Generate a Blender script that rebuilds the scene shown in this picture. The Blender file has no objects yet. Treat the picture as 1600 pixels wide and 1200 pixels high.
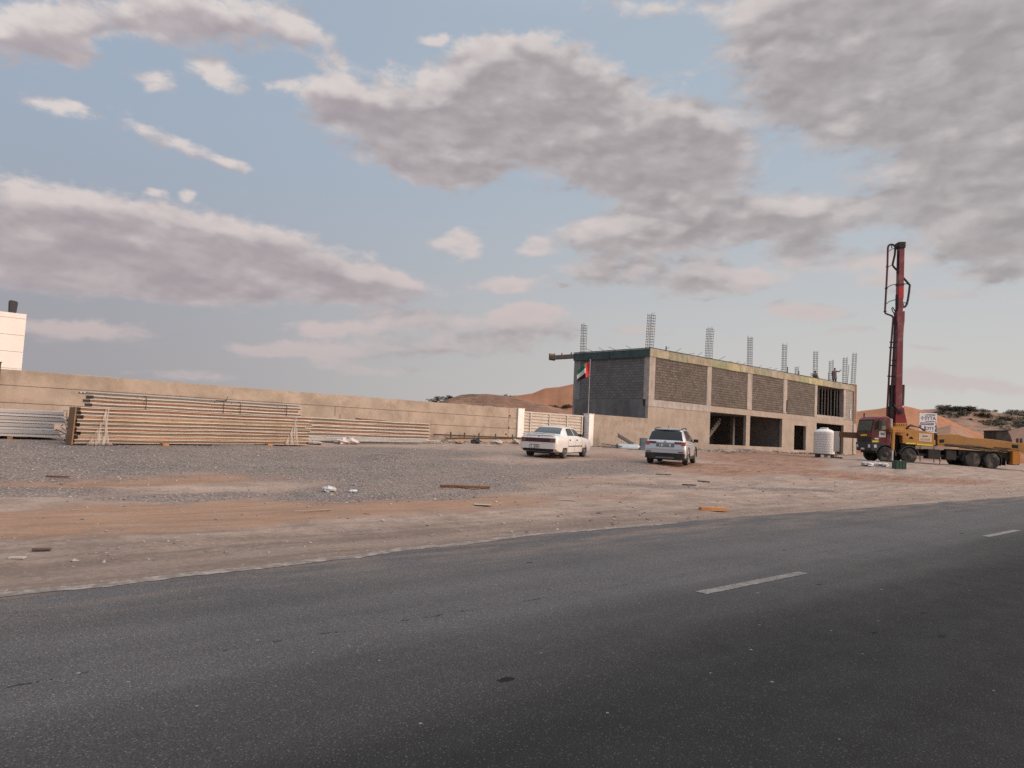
import bpy, bmesh, math, random
from mathutils import Vector, Matrix, noise
R_ = math.radians
random.seed(7)
scene = bpy.context.scene
COL = scene.collection
# ------------------------------------------------------------------ camera, sky, sun, exposure
cam_d = bpy.data.cameras.new('camera'); cam = bpy.data.objects.new('camera', cam_d); COL.objects.link(cam)
cam_d.sensor_width = 36.0; cam_d.lens = 25.6; cam_d.clip_start = 0.05; cam_d.clip_end = 20000
rot = Matrix(((0.73988281, -0.07927316, -0.6680488), (-0.6710609, -0.0169394, -0.7412087), (0.04744161, 0.996709, -0.06573029)))
cam.matrix_world = Matrix.Translation((0, 0, 1.5)) @ rot.to_4x4()
scene.camera = cam
scene.view_settings.view_transform = 'Standard'; scene.view_settings.look = 'None'
scene.view_settings.exposure = 0.0; scene.view_settings.gamma = 1.0; scene.view_settings.use_curve_mapping = False
SUN_EL, SUN_AZ = 16.0, 146.0
sun_d = bpy.data.lights.new('sun', 'SUN'); sun_d.energy = 1.5; sun_d.angle = R_(25); sun_d.color = (1.0, 0.80, 0.66)
sun = bpy.data.objects.new('sun', sun_d); COL.objects.link(sun)
sdir = Vector((math.sin(R_(SUN_AZ)) * math.cos(R_(SUN_EL)), math.cos(R_(SUN_AZ)) * math.cos(R_(SUN_EL)), math.sin(R_(SUN_EL))))
sun.rotation_euler = sdir.to_track_quat('Z', 'Y').to_euler()
sun.location = (20, -60, 40)
scene.cycles.use_denoising = False; scene.cycles.max_bounces = 4; scene.cycles.diffuse_bounces = 3; scene.cycles.glossy_bounces = 3

class NT:
    """small helper for building node trees"""
    def __init__(s, tree): s.t = tree; s.n = tree.nodes; s.l = tree.links
    def new(s, typ, **kw):
        n = s.n.new(typ)
        for k, v in kw.items(): setattr(n, k, v)
        return n
    def put(s, sock, v):
        if hasattr(v, 'is_output'): s.l.new(v, sock)
        else: sock.default_value = v
    def math(s, op, a, b=None, c=None, clamp=False):
        n = s.new('ShaderNodeMath', operation=op); n.use_clamp = clamp
        s.put(n.inputs[0], a)
        if b is not None: s.put(n.inputs[1], b)
        if c is not None: s.put(n.inputs[2], c)
        return n.outputs[0]
    def vmath(s, op, a, b=None):
        n = s.new('ShaderNodeVectorMath', operation=op); s.put(n.inputs[0], a)
        if b is not None:
            s.put(n.inputs[3 if op == 'SCALE' else 1], b)
        return n.outputs['Value'] if op in ('LENGTH', 'DOT_PRODUCT') else n.outputs[0]
    def ramp(s, v, a, b, lo=0.0, hi=1.0, smooth=True):
        n = s.new('ShaderNodeMapRange'); n.interpolation_type = 'SMOOTHSTEP' if smooth else 'LINEAR'
        s.put(n.inputs[0], v); s.put(n.inputs[1], a); s.put(n.inputs[2], b); s.put(n.inputs[3], lo); s.put(n.inputs[4], hi)
        return n.outputs[0]
    def mix(s, f, a, b, blend='MIX'):
        n = s.new('ShaderNodeMix', data_type='RGBA', blend_type=blend)
        s.put(n.inputs[0], f); s.put(n.inputs[6], a); s.put(n.inputs[7], b)
        return n.outputs[2]
    def noise(s, vec, scale, detail=4, rough=.55, dist=0.0, dim='3D'):
        n = s.new('ShaderNodeTexNoise'); n.noise_dimensions = dim
        if vec is not None: s.l.new(vec, n.inputs['Vector'])
        n.inputs['Scale'].default_value = scale; n.inputs['Detail'].default_value = detail
        n.inputs['Roughness'].default_value = rough; n.inputs['Distortion'].default_value = dist
        return n.outputs[0]
    def voro(s, vec, scale, feature='F1', rand=1.0):
        n = s.new('ShaderNodeTexVoronoi', feature=feature)
        if vec is not None: s.l.new(vec, n.inputs['Vector'])
        n.inputs['Scale'].default_value = scale; n.inputs['Randomness'].default_value = rand
        return n
    def scale(s, vec, sc, off=(0, 0, 0), rotz=0.0):
        n = s.new('ShaderNodeMapping'); s.l.new(vec, n.inputs[0]); n.inputs['Scale'].default_value = sc
        n.inputs['Location'].default_value = off; n.inputs['Rotation'].default_value = (0, 0, rotz)
        return n.outputs[0]
    def sep(s, vec):
        n = s.new('ShaderNodeSeparateXYZ'); s.l.new(vec, n.inputs[0]); return n.outputs
    def comb(s, x, y, z=0.0):
        n = s.new('ShaderNodeCombineXYZ'); s.put(n.inputs[0], x); s.put(n.inputs[1], y); s.put(n.inputs[2], z); return n.outputs[0]
    def bump(s, h, strength=.3, dist=.02, normal=None):
        n = s.new('ShaderNodeBump'); n.inputs['Strength'].default_value = strength; n.inputs['Distance'].default_value = dist
        s.l.new(h, n.inputs['Height'])
        if normal is not None: s.l.new(normal, n.inputs['Normal'])
        return n.outputs[0]

def rgb(r, g, b):
    """sRGB 0..255 to a linear colour"""
    f = lambda c: (c / 255 / 12.92) if c / 255 <= .04045 else ((c / 255 + .055) / 1.055) ** 2.4
    return (f(r), f(g), f(b), 1.0)

# cloud banks as (azimuth, elevation, half width, half height, tilt, weight), in degrees of the sky
BLOBS=[(31.8,22.9,7,3.3,-1,1),(40.8,26.6,7.3,3.2,2,1),(48.7,23.7,10.7,3.9,-13,1),(55.3,22.1,4.7,2.8,-20,1),(35.6,19.8,4.3,1.7,4,0.9),(37.5,21.8,6.7,2.7,-1,0.9),(49.9,19.9,7,1.8,-5,0.9),(26.8,24,2.8,1.8,-10,0.6),(8.5,12.4,6.6,2.5,7,1),(15.1,12.2,8.7,3,2,1),(23.4,11.5,7.9,2.6,-2,1),(30.1,10.7,6.4,1.6,-1,0.9),(11.8,9.3,9,1.6,3,0.9),(19.1,8.9,6.6,1,2,0.6),(63.9,26.3,6.8,4.6,-20,1),(70.5,24.9,8.9,5.3,-14,1),(76.2,21.3,5.7,4.9,-10,1),(66.6,29.4,10.7,2.8,-9,1),(74.3,27.6,7.5,3.2,-13,1),(51.4,31.1,5.1,0.9,-2,0.55),(17.3,27.3,9.3,2.1,7,0.85),(9,24.6,4.5,1.5,11,0.7),(25.6,26.9,3.2,1.2,-18,0.4),(5.9,22.9,3.9,1.6,17,0.65),(9.5,23,1.9,0.7,15,0.6),(14.1,22.6,1.7,0.9,3,0.8),(18,23.9,2.7,1,2,0.7),(22.8,24,1.6,0.5,10,0.5),(50.6,15.4,7,1.6,-4,0.95),(57.4,17,8.9,2.4,-2,0.9),(63.4,16.1,4.9,1.8,-3,0.85),(63.9,13.5,3.5,1,-3,0.75),(72.5,16.6,6.2,2.6,-15,0.95),(76.2,14.2,3.8,2.4,-6,0.95),(69.8,13.2,3.2,1.1,-4,0.7),(75.8,11.7,2.8,0.8,-5,0.6),(37.2,14.5,2.4,1.2,4,0.85),(41.4,11.5,2.8,1,0,0.95),(45.2,11.4,1.1,0.4,2,0.7),(49.2,12.8,4.5,1.4,1,0.8),(56.6,12.3,4.5,1.5,-1,0.85),(63.8,9.8,3.3,0.9,-5,0.95),(43.5,14.5,2.1,0.7,2,0.75),(60.3,12,2.7,0.8,-1,0.6),(15.6,19.2,4.8,0.9,-17,0.6),(19.8,18,1.6,0.5,0,0.6),(8.3,20,2.1,0.6,-1,0.42),(14.8,15.6,0.7,0.3,10,0.5),(16.9,15.7,0.8,0.4,10,0.55),(10.5,5.5,5.6,0.9,-2,0.9),(23.4,5.6,3.2,0.7,3,0.9),(28,5.4,3.8,0.8,1,0.85),(27.9,7.3,3.6,0.7,5,0.85),(33.7,8.3,4.5,0.9,4,0.8),(42.3,8.4,4.8,1.3,3,0.9),(36.8,6.5,8.6,1.1,1,0.75),(43.3,9.4,2.8,0.7,2,0.8),(71.5,5.1,2.5,0.6,0,0.8),(74.8,4.3,4.1,0.8,-3,0.9),(71.8,7,1.8,0.3,-1,0.7),(69,11.7,2.2,0.8,-3,0.75),(72.9,10.7,2.4,0.6,-3,0.65),(34,28.6,1.4,0.5,5,0.6),(32,4.3,7.4,0.6,0,0.7),(18.7,2.8,5.2,0.5,1,0.6),(51.9,8.4,2.7,0.5,1,0.6),(8.7,19.5,2.5,0.6,2,0.55),(67,8.2,2.5,0.4,-1,0.6)]

def density_group(blobs, det, nm='cloud_density'):
    g = bpy.data.node_groups.new(nm, 'ShaderNodeTree')
    g.interface.new_socket('Dir', in_out='INPUT', socket_type='NodeSocketVector')
    g.interface.new_socket('Shift', in_out='INPUT', socket_type='NodeSocketVector')
    g.interface.new_socket('D', in_out='OUTPUT', socket_type='NodeSocketFloat')
    g.interface.new_socket('F', in_out='OUTPUT', socket_type='NodeSocketFloat')
    k = NT(g); gi = k.new('NodeGroupInput'); go = k.new('NodeGroupOutput')
    d = gi.outputs['Dir']; x, y, z = k.sep(d)
    az = k.math('MULTIPLY', k.math('ARCTAN2', x, y), 57.29578)
    el = k.math('MULTIPLY', k.math('ARCSINE', z), 57.29578)
    ae = k.vmath('ADD', k.comb(az, el), gi.outputs['Shift'])
    # ragged outlines: pull the position about before measuring
    sx, sy, _ = k.sep(ae)
    p = k.comb(k.math('MULTIPLY', sx, .062), k.math('MULTIPLY', sy, .115))
    wn = k.new('ShaderNodeTexNoise'); k.l.new(p, wn.inputs['Vector']); wn.inputs['Scale'].default_value = 3.2; wn.inputs['Detail'].default_value = 5
    off = k.vmath('SUBTRACT', wn.outputs['Color'], (.5, .5, .5))
    aew = k.vmath('ADD', ae, k.vmath('MULTIPLY', off, (3.6, 1.9, 0)))
    tot = None
    for (a, e, w, h, t, wt) in blobs:
        n = k.new('ShaderNodeMapping'); n.vector_type = 'TEXTURE'
        k.l.new(aew, n.inputs[0]); n.inputs['Location'].default_value = (a, e, 0)
        n.inputs['Rotation'].default_value = (0, 0, R_(t)); n.inputs['Scale'].default_value = (w * 1.27, h * 1.32, 1)
        fl = k.vmath('MULTIPLY', n.outputs[0], (1, 1, 0))
        m = k.ramp(k.vmath('LENGTH', fl), 0.1, 1.15, wt, 0.0)
        tot = m if tot is None else k.math('MAXIMUM', tot, m) if False else k.math('ADD', tot, m)
    tot = k.math('MINIMUM', tot, 1.0)
    f1 = k.noise(p, 5.0, det, .58, .25)
    f2 = k.noise(k.scale(p, (1, 1, 1), (7, 3, 0)), 15.0, det - 3, .6, .3)
    f = k.math('ADD', k.math('MULTIPLY', f1, .66), k.math('MULTIPLY', f2, .34))
    f = k.math('SUBTRACT', f, .5)
    k.l.new(k.math('ADD', tot, k.math('MULTIPLY', f, 2.0)), go.inputs['D'])
    fs = k.math('ADD', k.math('MULTIPLY', k.noise(p, 3.4, 2.0, .45, .15), .7), k.math('MULTIPLY', k.noise(k.scale(p, (1, 1, 1), (7, 3, 0)), 8.0, 3.0, .5, .15), .3))
    k.l.new(k.math('ADD', tot, k.math('MULTIPLY', k.math('SUBTRACT', fs, .5), 1.9)), go.inputs['F'])
    return g

def make_world():
    w = bpy.data.worlds.new('World'); scene.world = w; w.use_nodes = True
    w.node_tree.nodes.clear(); k = NT(w.node_tree)
    tc = k.new('ShaderNodeTexCoord'); d = k.vmath('NORMALIZE', tc.outputs['Generated'])
    x, y, z = k.sep(d)
    el = k.math('MULTIPLY', k.math('ARCSINE', z), 57.29578); az = k.math('MULTIPLY', k.math('ARCTAN2', x, y), 57.29578)
    sky = k.new('ShaderNodeTexSky', sky_type='NISHITA'); sky.sun_disc = False
    sky.sun_elevation = R_(SUN_EL); sky.sun_rotation = R_(SUN_AZ); sky.dust_density = 2.0; sky.air_density = 1.0
    bsky = k.new('ShaderNodeBackground'); k.l.new(sky.outputs[0], bsky.inputs[0]); bsky.inputs[1].default_value = SKY_STRENGTH
    # high thin haze: cool overhead, lavender to the west, pale warm towards the sun side
    toward = k.ramp(k.vmath('DOT_PRODUCT', d, (math.sin(R_(100)), math.cos(R_(100)), 0)), -.15, .95)
    low = k.mix(toward, HAZE_W, HAZE_E)
    up = k.mix(toward, HIGH_W, HIGH_E)
    veil = k.mix(k.ramp(el, 1, 24, smooth=True), low, up)
    bveil = k.new('ShaderNodeBackground'); k.l.new(veil, bveil.inputs[0])
    m1 = k.new('ShaderNodeMixShader'); m1.inputs[0].default_value = 1.0
    k.put(m1.inputs[0], k.ramp(el, 0, 45, .97, .93, smooth=False))
    k.l.new(bsky.outputs[0], m1.inputs[1]); k.l.new(bveil.outputs[0], m1.inputs[2])
    # clouds
    g = density_group(BLOBS, 7)
    g1 = k.new('ShaderNodeGroup'); g1.node_tree = g; k.l.new(d, g1.inputs['Dir']); g1.inputs['Shift'].default_value = (0, 0, 0)
    g2 = k.new('ShaderNodeGroup'); g2.node_tree = density_group([b for b in BLOBS if b[5] >= .55 and b[2] * b[3] > 4], 5, 'cloud_density_above'); k.l.new(d, g2.inputs['Dir']); g2.inputs['Shift'].default_value = (-.5, 1.1, 0)
    D = g1.outputs['D']; Ds = g1.outputs['F']; D2 = g2.outputs['F']
    alpha = k.ramp(D, .18, .80)
    thick = k.ramp(k.math('ADD', k.math('MULTIPLY', D, .15), k.math('MULTIPLY', Ds, .85)), .35, 1.25)
    edge = k.ramp(k.math('SUBTRACT', k.math('ADD', k.math('MULTIPLY', D, .16), k.math('MULTIPLY', Ds, .84)), D2), -.10, .75)
    base = k.mix(toward, CLOUD_W, CLOUD_E)
    dark = k.mix(toward, CLOUD_DW, CLOUD_DE)
    # billows: relief of the cloud mass, lit from the upper left
    pv = k.comb(k.math('MULTIPLY', az, .062), k.math('MULTIPLY', el, .125))
    warp = k.new('ShaderNodeTexNoise'); k.l.new(pv, warp.inputs['Vector']); warp.inputs['Scale'].default_value = 7.0; warp.inputs['Detail'].default_value = 2
    pw = k.vmath('ADD', pv, k.vmath('SCALE', k.vmath('SUBTRACT', warp.outputs['Color'], (.5, .5, .5)), .10))
    n1 = k.noise(pw, 4.2, 6, .47); n2 = k.noise(k.vmath('ADD', pw, (-.03, .06, 0)), 4.2, 6, .47)
    relief = k.math('MULTIPLY', k.math('SUBTRACT', n1, n2), k.math('MULTIPLY_ADD', thick, -.45, 1.0))
    shade = k.math('ADD', k.math('MULTIPLY_ADD', relief, RELIEF, .40), k.math('SUBTRACT', k.math('MULTIPLY', edge, .85), k.math('MULTIPLY', thick, .34)))
    light = k.mix(k.ramp(el, 4, 20), CLOUD_L_LOW, CLOUD_L)
    light = k.mix(k.math('MULTIPLY', toward, .35), light, base)
    c = k.mix(k.ramp(shade, .0, .5, smooth=False), dark, base)
    c = k.mix(k.ramp(shade, .45, 1.05, smooth=False), c, light)
    c = k.mix(k.ramp(el, 2, 9, .35, 0), c, veil)
    bc = k.new('ShaderNodeBackground'); k.l.new(c, bc.inputs[0])
    m3 = k.new('ShaderNodeMixShader'); k.put(m3.inputs[0], k.math('MULTIPLY', alpha, k.ramp(el, 2, 9, .8, .95)))
    k.l.new(m1.outputs[0], m3.inputs[1]); k.l.new(bc.outputs[0], m3.inputs[2])
    # the cloudy quarter of the sky; elsewhere it is clear
    part_ = k.math('MULTIPLY', k.math('MULTIPLY', k.ramp(az, -16, -9), k.ramp(az, 98, 106, 1, 0)), k.math('MULTIPLY', k.ramp(el, -.5, .5), k.ramp(el, 42, 50, 1, 0)))
    m2 = k.new('ShaderNodeMixShader'); k.put(m2.inputs[0], part_)
    k.l.new(m1.outputs[0], m2.inputs[1]); k.l.new(m3.outputs[0], m2.inputs[2])
    # the evening glow and zenith outside the view, brightened to light walls and ground
    glow = k.ramp(k.vmath('DOT_PRODUCT', d, tuple(sdir)), .50, 1.0)
    zen = k.ramp(z, .50, .85)
    gl = k.vmath('ADD', k.vmath('SCALE', k.comb(1.0, .74, .56), k.math('MULTIPLY', glow, GLOW)), k.vmath('SCALE', k.comb(.92, .95, 1.0), k.math('MULTIPLY', zen, ZENITH)))
    bg = k.new('ShaderNodeBackground'); k.l.new(gl, bg.inputs[0])
    ad = k.new('ShaderNodeAddShader'); k.l.new(m2.outputs[0], ad.inputs[0]); k.l.new(bg.outputs[0], ad.inputs[1])
    out = k.new('ShaderNodeOutputWorld'); k.l.new(ad.outputs[0], out.inputs[0])
SKY_STRENGTH = 0.08
HAZE_W = rgb(160, 157, 162); HAZE_E = rgb(206, 203, 198); HIGH_W = rgb(160, 175, 193); HIGH_E = rgb(175, 188, 201)
CLOUD_W = rgb(189, 179, 181); CLOUD_E = rgb(187, 181, 181); CLOUD_DW = rgb(166, 156, 161); CLOUD_DE = rgb(158, 152, 153)
CLOUD_L = rgb(221, 212, 208); CLOUD_L_LOW = rgb(203, 187, 186)
RELIEF = 1.55
GLOW, ZENITH = 2.6, 1.1
make_world(); scene.world.cycles.sampling_method = 'MANUAL'; scene.world.cycles.sample_map_resolution = 512

# ------------------------------------------------------------------ mesh helpers
class MB:
    """collects shapes into one mesh"""
    def __init__(s): s.v = []; s.f = []; s.m = []; s.cur = 0
    def add(s, vs, fs):
        o = len(s.v); s.v.extend([tuple(v) for v in vs])
        for f in fs: s.f.append(tuple(i + o for i in f)); s.m.append(s.cur)
        return s
    def hexa(s, p):  # 4 bottom, 4 top (counter-clockwise)
        return s.add(p, [(3, 2, 1, 0), (4, 5, 6, 7), (0, 1, 5, 4), (1, 2, 6, 5), (2, 3, 7, 6), (3, 0, 4, 7)])
    def box(s, x0, x1, y0, y1, z0, z1):
        return s.hexa([(x0, y0, z0), (x1, y0, z0), (x1, y1, z0), (x0, y1, z0), (x0, y0, z1), (x1, y0, z1), (x1, y1, z1), (x0, y1, z1)])
    def obox(s, c, ax, sx, sy, sz, tilt=0.0):  # centre, heading angle of its length, sizes
        q = Matrix.Rotation(ax, 3, 'Z') @ Matrix.Rotation(tilt, 3, 'Y')
        ps = [Vector(c) + q @ Vector((a * sx / 2, b * sy / 2, d * sz / 2)) for d in (-1, 1) for a, b in ((-1, -1), (1, -1), (1, 1), (-1, 1))]
        return s.hexa(ps)
    def prism(s, poly, axis, a, b):  # polygon in the two other axes, extruded
        def P(u, v, w): return {'x': (w, u, v), 'y': (u, w, v), 'z': (u, v, w)}[axis]
        n = len(poly); vs = [P(u, v, a) for u, v in poly] + [P(u, v, b) for u, v in poly]
        fs = [tuple(range(n))[::-1], tuple(range(n, 2 * n))] + [(i, (i + 1) % n, n + (i + 1) % n, n + i) for i in range(n)]
        return s.add(vs, fs)
    def tube(s, pts, r, n=8, caps=True):
        pts = [Vector(p) for p in pts]; rs = r if isinstance(r, (list, tuple)) else [r] * len(pts)
        t0 = (pts[1] - pts[0]).normalized(); u = t0.orthogonal().normalized(); vs = []
        for i, p in enumerate(pts):
            t = ((pts[min(i + 1, len(pts) - 1)] - pts[max(i - 1, 0)])).normalized()
            u = (u - t * u.dot(t)).normalized(); w = t.cross(u)
            for j in range(n):
                a = 2 * math.pi * j / n; vs.append(p + (u * math.cos(a) + w * math.sin(a)) * rs[i])
        fs = [(i * n + j, i * n + (j + 1) % n, (i + 1) * n + (j + 1) % n, (i + 1) * n + j) for i in range(len(pts) - 1) for j in range(n)]
        if caps: fs += [tuple(range(n))[::-1], tuple(range((len(pts) - 1) * n, len(pts) * n))]
        return s.add(vs, fs)
    def lathe(s, prof, c, axis='z', n=24):  # profile of (radius, height)
        vs = []; c = Vector(c)
        for r, h in prof:
            for j in range(n):
                a = 2 * math.pi * j / n; u, w = r * math.cos(a), r * math.sin(a)
                vs.append(c + Vector({'z': (u, w, h), 'y': (u, h, w), 'x': (h, u, w)}[axis]))
        k = len(prof)
        fs = [(i * n + j, i * n + (j + 1) % n, (i + 1) * n + (j + 1) % n, (i + 1) * n + j) for i in range(k - 1) for j in range(n)]
        if prof[0][0] > 1e-5: fs.append(tuple(range(n))[::-1])
        if prof[-1][0] > 1e-5: fs.append(tuple(range((k - 1) * n, k * n)))
        return s.add(vs, fs)
    def ball(s, c, r, n=10, k=6, jit=0.0, rnd=random):
        rx, ry, rz = r if isinstance(r, (tuple, list)) else (r, r, r); vs = []; fs = []
        for i in range(k + 1):
            th = math.pi * i / k
            for j in range(n):
                a = 2 * math.pi * j / n; q = 1 + rnd.uniform(-jit, jit)
                vs.append((c[0] + rx * q * math.sin(th) * math.cos(a), c[1] + ry * q * math.sin(th) * math.sin(a), c[2] + rz * q * math.cos(th)))
        fs = [(i * n + j, (i + 1) * n + j, (i + 1) * n + (j + 1) % n, i * n + (j + 1) % n) for i in range(k) for j in range(n)]
        return s.add(vs, fs)
    def grid(s, P):  # rows of points
        r, c = len(P), len(P[0]); vs = [p for row in P for p in row]
        return s.add(vs, [(i * c + j, i * c + j + 1, (i + 1) * c + j + 1, (i + 1) * c + j) for i in range(r - 1) for j in range(c - 1)])
    def build(s, name, mats, parent=None, smooth=None, bevel=0.0, weld=False, world=False, flipfix=True):
        me = bpy.data.meshes.new(name)
        vs = s.v
        if world and parent is not None:
            l = parent.location; vs = [(a - l.x, b - l.y, c - l.z) for a, b, c in vs]
        me.from_pydata(vs, [], s.f)
        if not isinstance(mats, (list, tuple)): mats = [mats]
        for m in mats: me.materials.append(m)
        if len(mats) > 1: me.polygons.foreach_set('material_index', s.m)
        if weld or flipfix:
            bm = bmesh.new(); bm.from_mesh(me)
            if weld: bmesh.ops.remove_doubles(bm, verts=bm.verts, dist=1e-4)
            if flipfix: bmesh.ops.recalc_face_normals(bm, faces=bm.faces)
            bm.to_mesh(me); bm.free()
        if smooth is not None:
            me.polygons.foreach_set('use_smooth', [True] * len(me.polygons)); me.set_sharp_from_angle(angle=R_(smooth))
        me.update()
        o = bpy.data.objects.new(name, me); COL.objects.link(o)
        if parent is not None: o.parent = parent
        if bevel > 0:
            b = o.modifiers.new('bevel', 'BEVEL'); b.width = bevel; b.segments = 2; b.limit_method = 'ANGLE'; b.angle_limit = R_(40)
        return o

def tag(o, label=None, cat=None, group=None, kind=None):
    if label: o['label'] = label
    if cat: o['category'] = cat
    if group: o['group'] = group
    if kind: o['kind'] = kind
    return o
def thing(name, label, cat, loc=(0, 0, 0), rotz=0.0, group=None, roty=0.0):
    o = bpy.data.objects.new(name, None); COL.objects.link(o); o.empty_display_size = .2
    o.location = loc; o.rotation_euler = (0, roty, rotz)
    return tag(o, label, cat, group)
def copy_tree(o, parent=None):
    c = o.copy(); COL.objects.link(c)
    if parent is not None: c.parent = parent
    for ch in list(o.children): copy_tree(ch, c)
    return c

# ------------------------------------------------------------------ materials
_mats = {}
def M(name, col, rough=.75, var=.15, scale=2.0, bump=0.0, bscale=30.0, metal=0.0, spec=.4, dirt=None, dscale=1.2, damt=.5, streak=False, coat=0.0, aniso=(1, 1, 1)):
    if name in _mats: return _mats[name]
    m = bpy.data.materials.new(name); m.use_nodes = True; k = NT(m.node_tree)
    b = m.node_tree.nodes['Principled BSDF']; tc = k.new('ShaderNodeTexCoord'); v = tc.outputs['Object']
    if aniso != (1, 1, 1): v = k.scale(v, aniso)
    c = tuple(col[:3])
    n1 = k.noise(v, scale, 6, .6)
    lo = tuple(a * (1 - var) for a in c) + (1,); hi = tuple(min(1, a * (1 + var)) for a in c) + (1,)
    cc = k.mix(k.ramp(n1, .3, .7), lo, hi)
    n2 = k.noise(v, bscale, 3, .6)
    cc = k.mix(k.math('MULTIPLY', k.ramp(n2, .35, .65), min(.6, var)), cc, tuple(a * .7 for a in c) + (1,))
    if dirt:
        vv = k.scale(tc.outputs['Object'], (1, 1, .12)) if streak else tc.outputs['Object']
        cc = k.mix(k.math('MULTIPLY', k.ramp(k.noise(vv, dscale, 7, .65), .45, .72), damt), cc, tuple(dirt[:3]) + (1,))
    k.l.new(cc, b.inputs['Base Color'])
    b.inputs['Roughness'].default_value = rough; b.inputs['Metallic'].default_value = metal
    b.inputs['Specular IOR Level'].default_value = spec; b.inputs['Coat Weight'].default_value = coat
    b.inputs['Coat Roughness'].default_value = .08
    if var > 0: k.l.new(k.ramp(n1, .2, .8, max(.02, rough - .08), min(1, rough + .08), smooth=False), b.inputs['Roughness'])
    if bump > 0: k.l.new(k.bump(n2, bump, .02), b.inputs['Normal'])
    _mats[name] = m
    return m
# ------------------------------------------------------------------ ground, road
def sst(a, b, x):
    t = min(1, max(0, (x - a) / (b - a))); return t * t * (3 - 2 * t)
def edge_y(x):
    """where the sand meets the asphalt"""
    pts = [(-60, 7.0), (0, 7.12), (4, 7.42), (7.5, 7.86), (12, 7.88), (20, 7.7), (33, 7.42), (60, 7.4), (3000, 7.4)]
    for (a, b), (c, d) in zip(pts, pts[1:]):
        if x <= c: return b + (d - b) * max(0, (x - a)) / (c - a)
    return 7.4
def gz(x, y):
    """height of the lot, which climbs gently away from the road"""
    b = .76 * min(1, max(0, (y - 8) / 25))
    t = sst(34, 50, x) * min(.635, max(0, .05 * (y - 8) + .14)) * sst(7.6, 9.5, y)
    return max(b, t)
TRACKS = [[(-4, 9.2), (3, 10.4), (9, 11.0), (16, 11.4), (26, 12.8), (40, 16.5), (56, 22)], [(5, 8.3), (11, 10.3), (18, 14), (22, 18), (24, 21)], [(9, 8.6), (17, 10.0), (26, 13), (33, 17), (44, 24)],
          [(-4, 10.6), (4, 11.4), (10, 13.5), (16, 17), (20, 20)], [(14, 8.5), (24, 9.8), (36, 11.5), (50, 12.6), (70, 13)], [(-2, 8.5), (5, 9.7), (14, 9.8), (24, 10.6), (40, 13.5), (52, 19)]]
def track(x, y):
    """how deep a tyre has pressed the ground at this place"""
    if y < 8.1 or y > 24 or x < -6 or x > 60: return 0.0
    m = 0.0
    for i, pl in enumerate(TRACKS):
        for (a, b), (c, d) in zip(pl, pl[1:]):
            if a - 1 <= x <= c + 1:
                L = math.hypot(c - a, d - b); t = ((x - a) * (c - a) + (y - b) * (d - b)) / L ** 2
                if -.02 <= t <= 1.02:
                    q = ((x - a) * (d - b) - (y - b) * (c - a)) / L + .25 * noise.noise((x * .25, i * 3.3, 0))
                    for w in (-.75, .75):
                        r = abs(q - w)
                        if r < .30: m = max(m, (1 - sst(.10, .17, r)) - .8 * (1 - abs(r - .21) / .09 if abs(r - .21) < .09 else 0))
    return m * (.45 + .55 * noise.noise((x * .4, y * .4, 8)) + .2)
def gnd(x, y):
    e = edge_y(x) + .09 * noise.noise((x * .9, 3.1, 0)) + .05 * noise.noise((x * 3.1, 1.7, 0)) + .012 * noise.noise((x * 9, 1.7, 5))
    if y < e - .12 and y > -4.0: return -.03
    h = gz(x, y)
    n = noise.fractal((x * .35, y * .35, 0), 1, 2, 3) * .035 + noise.noise((x * 1.9, y * 1.9, 4)) * .012
    k = sst(e - .12, e + .12, y) if y > 0 else 1.0
    wide = sst(e, e + 2.5, y) if y > 0 else 1.0
    amp = 1.0 + 1.6 * sst(20, 30, x) * sst(10, 14, y)
    # gravel dumps near the bundles
    for mx, my, mr, mh in ((13.2, 20.4, 1.6, .20), (14.6, 21.6, 1.3, .22), (10.5, 24.6, 2.2, .10), (45, 31.8, 3, .12), (58, 32.2, 3, .14)):
        d = math.hypot(x - mx, (y - my) * 1.3) / mr
        if d < 1: h += mh * (1 - d * d) ** 2
    h -= .022 * track(x, y)
    return (h + n * wide * amp) * k + (-.03) * (1 - k) + .006 * k
# material layout on the lot: (x, y, half length, half width, angle, amount)
GRAVEL = [(6, 21.5, 8.5, 5.2, 10, 1), (1, 19, 6, 4.5, 0, 1), (11.5, 19, 6.5, 6.0, 20, 1), (10.5, 14.2, 3.6, 2.4, 25, .95), (7.6, 12.9, 2.4, 1.3, 20, .95), (4.4, 12.9, 1.9, .55, 10, .8),
          (1.8, 13.9, 2.4, .9, -15, .8), (19, 17.6, 6.5, 2.0, 8, .8), (23.5, 20.0, 5.5, 1.6, 15, .75), (17.4, 12.7, 2.4, .7, -22, .75), (22.0, 11.3, 2.4, .55, -22, .9), (16, 24, 6, 3, 15, .8), (14, 16.5, 4, 2, 0, .8), (-8, 20, 9, 7, 0, 1), (13, 12.2, 3, 1.2, 0, .4)]
SAND = [(4.3, 15.1, 3.6, .75, 8, 1.0), (6.6, 15.7, 1.6, .55, 5, 1.0), (3, 10.9, 6, 1.3, 6, 1.0), (8.5, 10.9, 3.6, 1.0, 5, .8), (-4, 11.5, 5, 2.0, 0, .9), (15, 14.4, 3.2, 1.4, -10, .5)]
RED = [(31, 18, 9, 3.0, -10, .9), (36, 14, 8, 2.6, -22, .9), (27, 16.5, 4, 1.8, 10, .7), (42, 23, 9, 4.0, 20, .9), (52, 28, 14, 4, 10, .7), (30, 24, 5, 2, 15, .5), (26, 20, 2, 1, 20, .5), (33, 30.5, 7, 1.6, 5, .35), (6.6, 10.6, 2, .6, 10, .4), (13.2, 11.2, 1.4, .4, 0, .5)]
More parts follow.
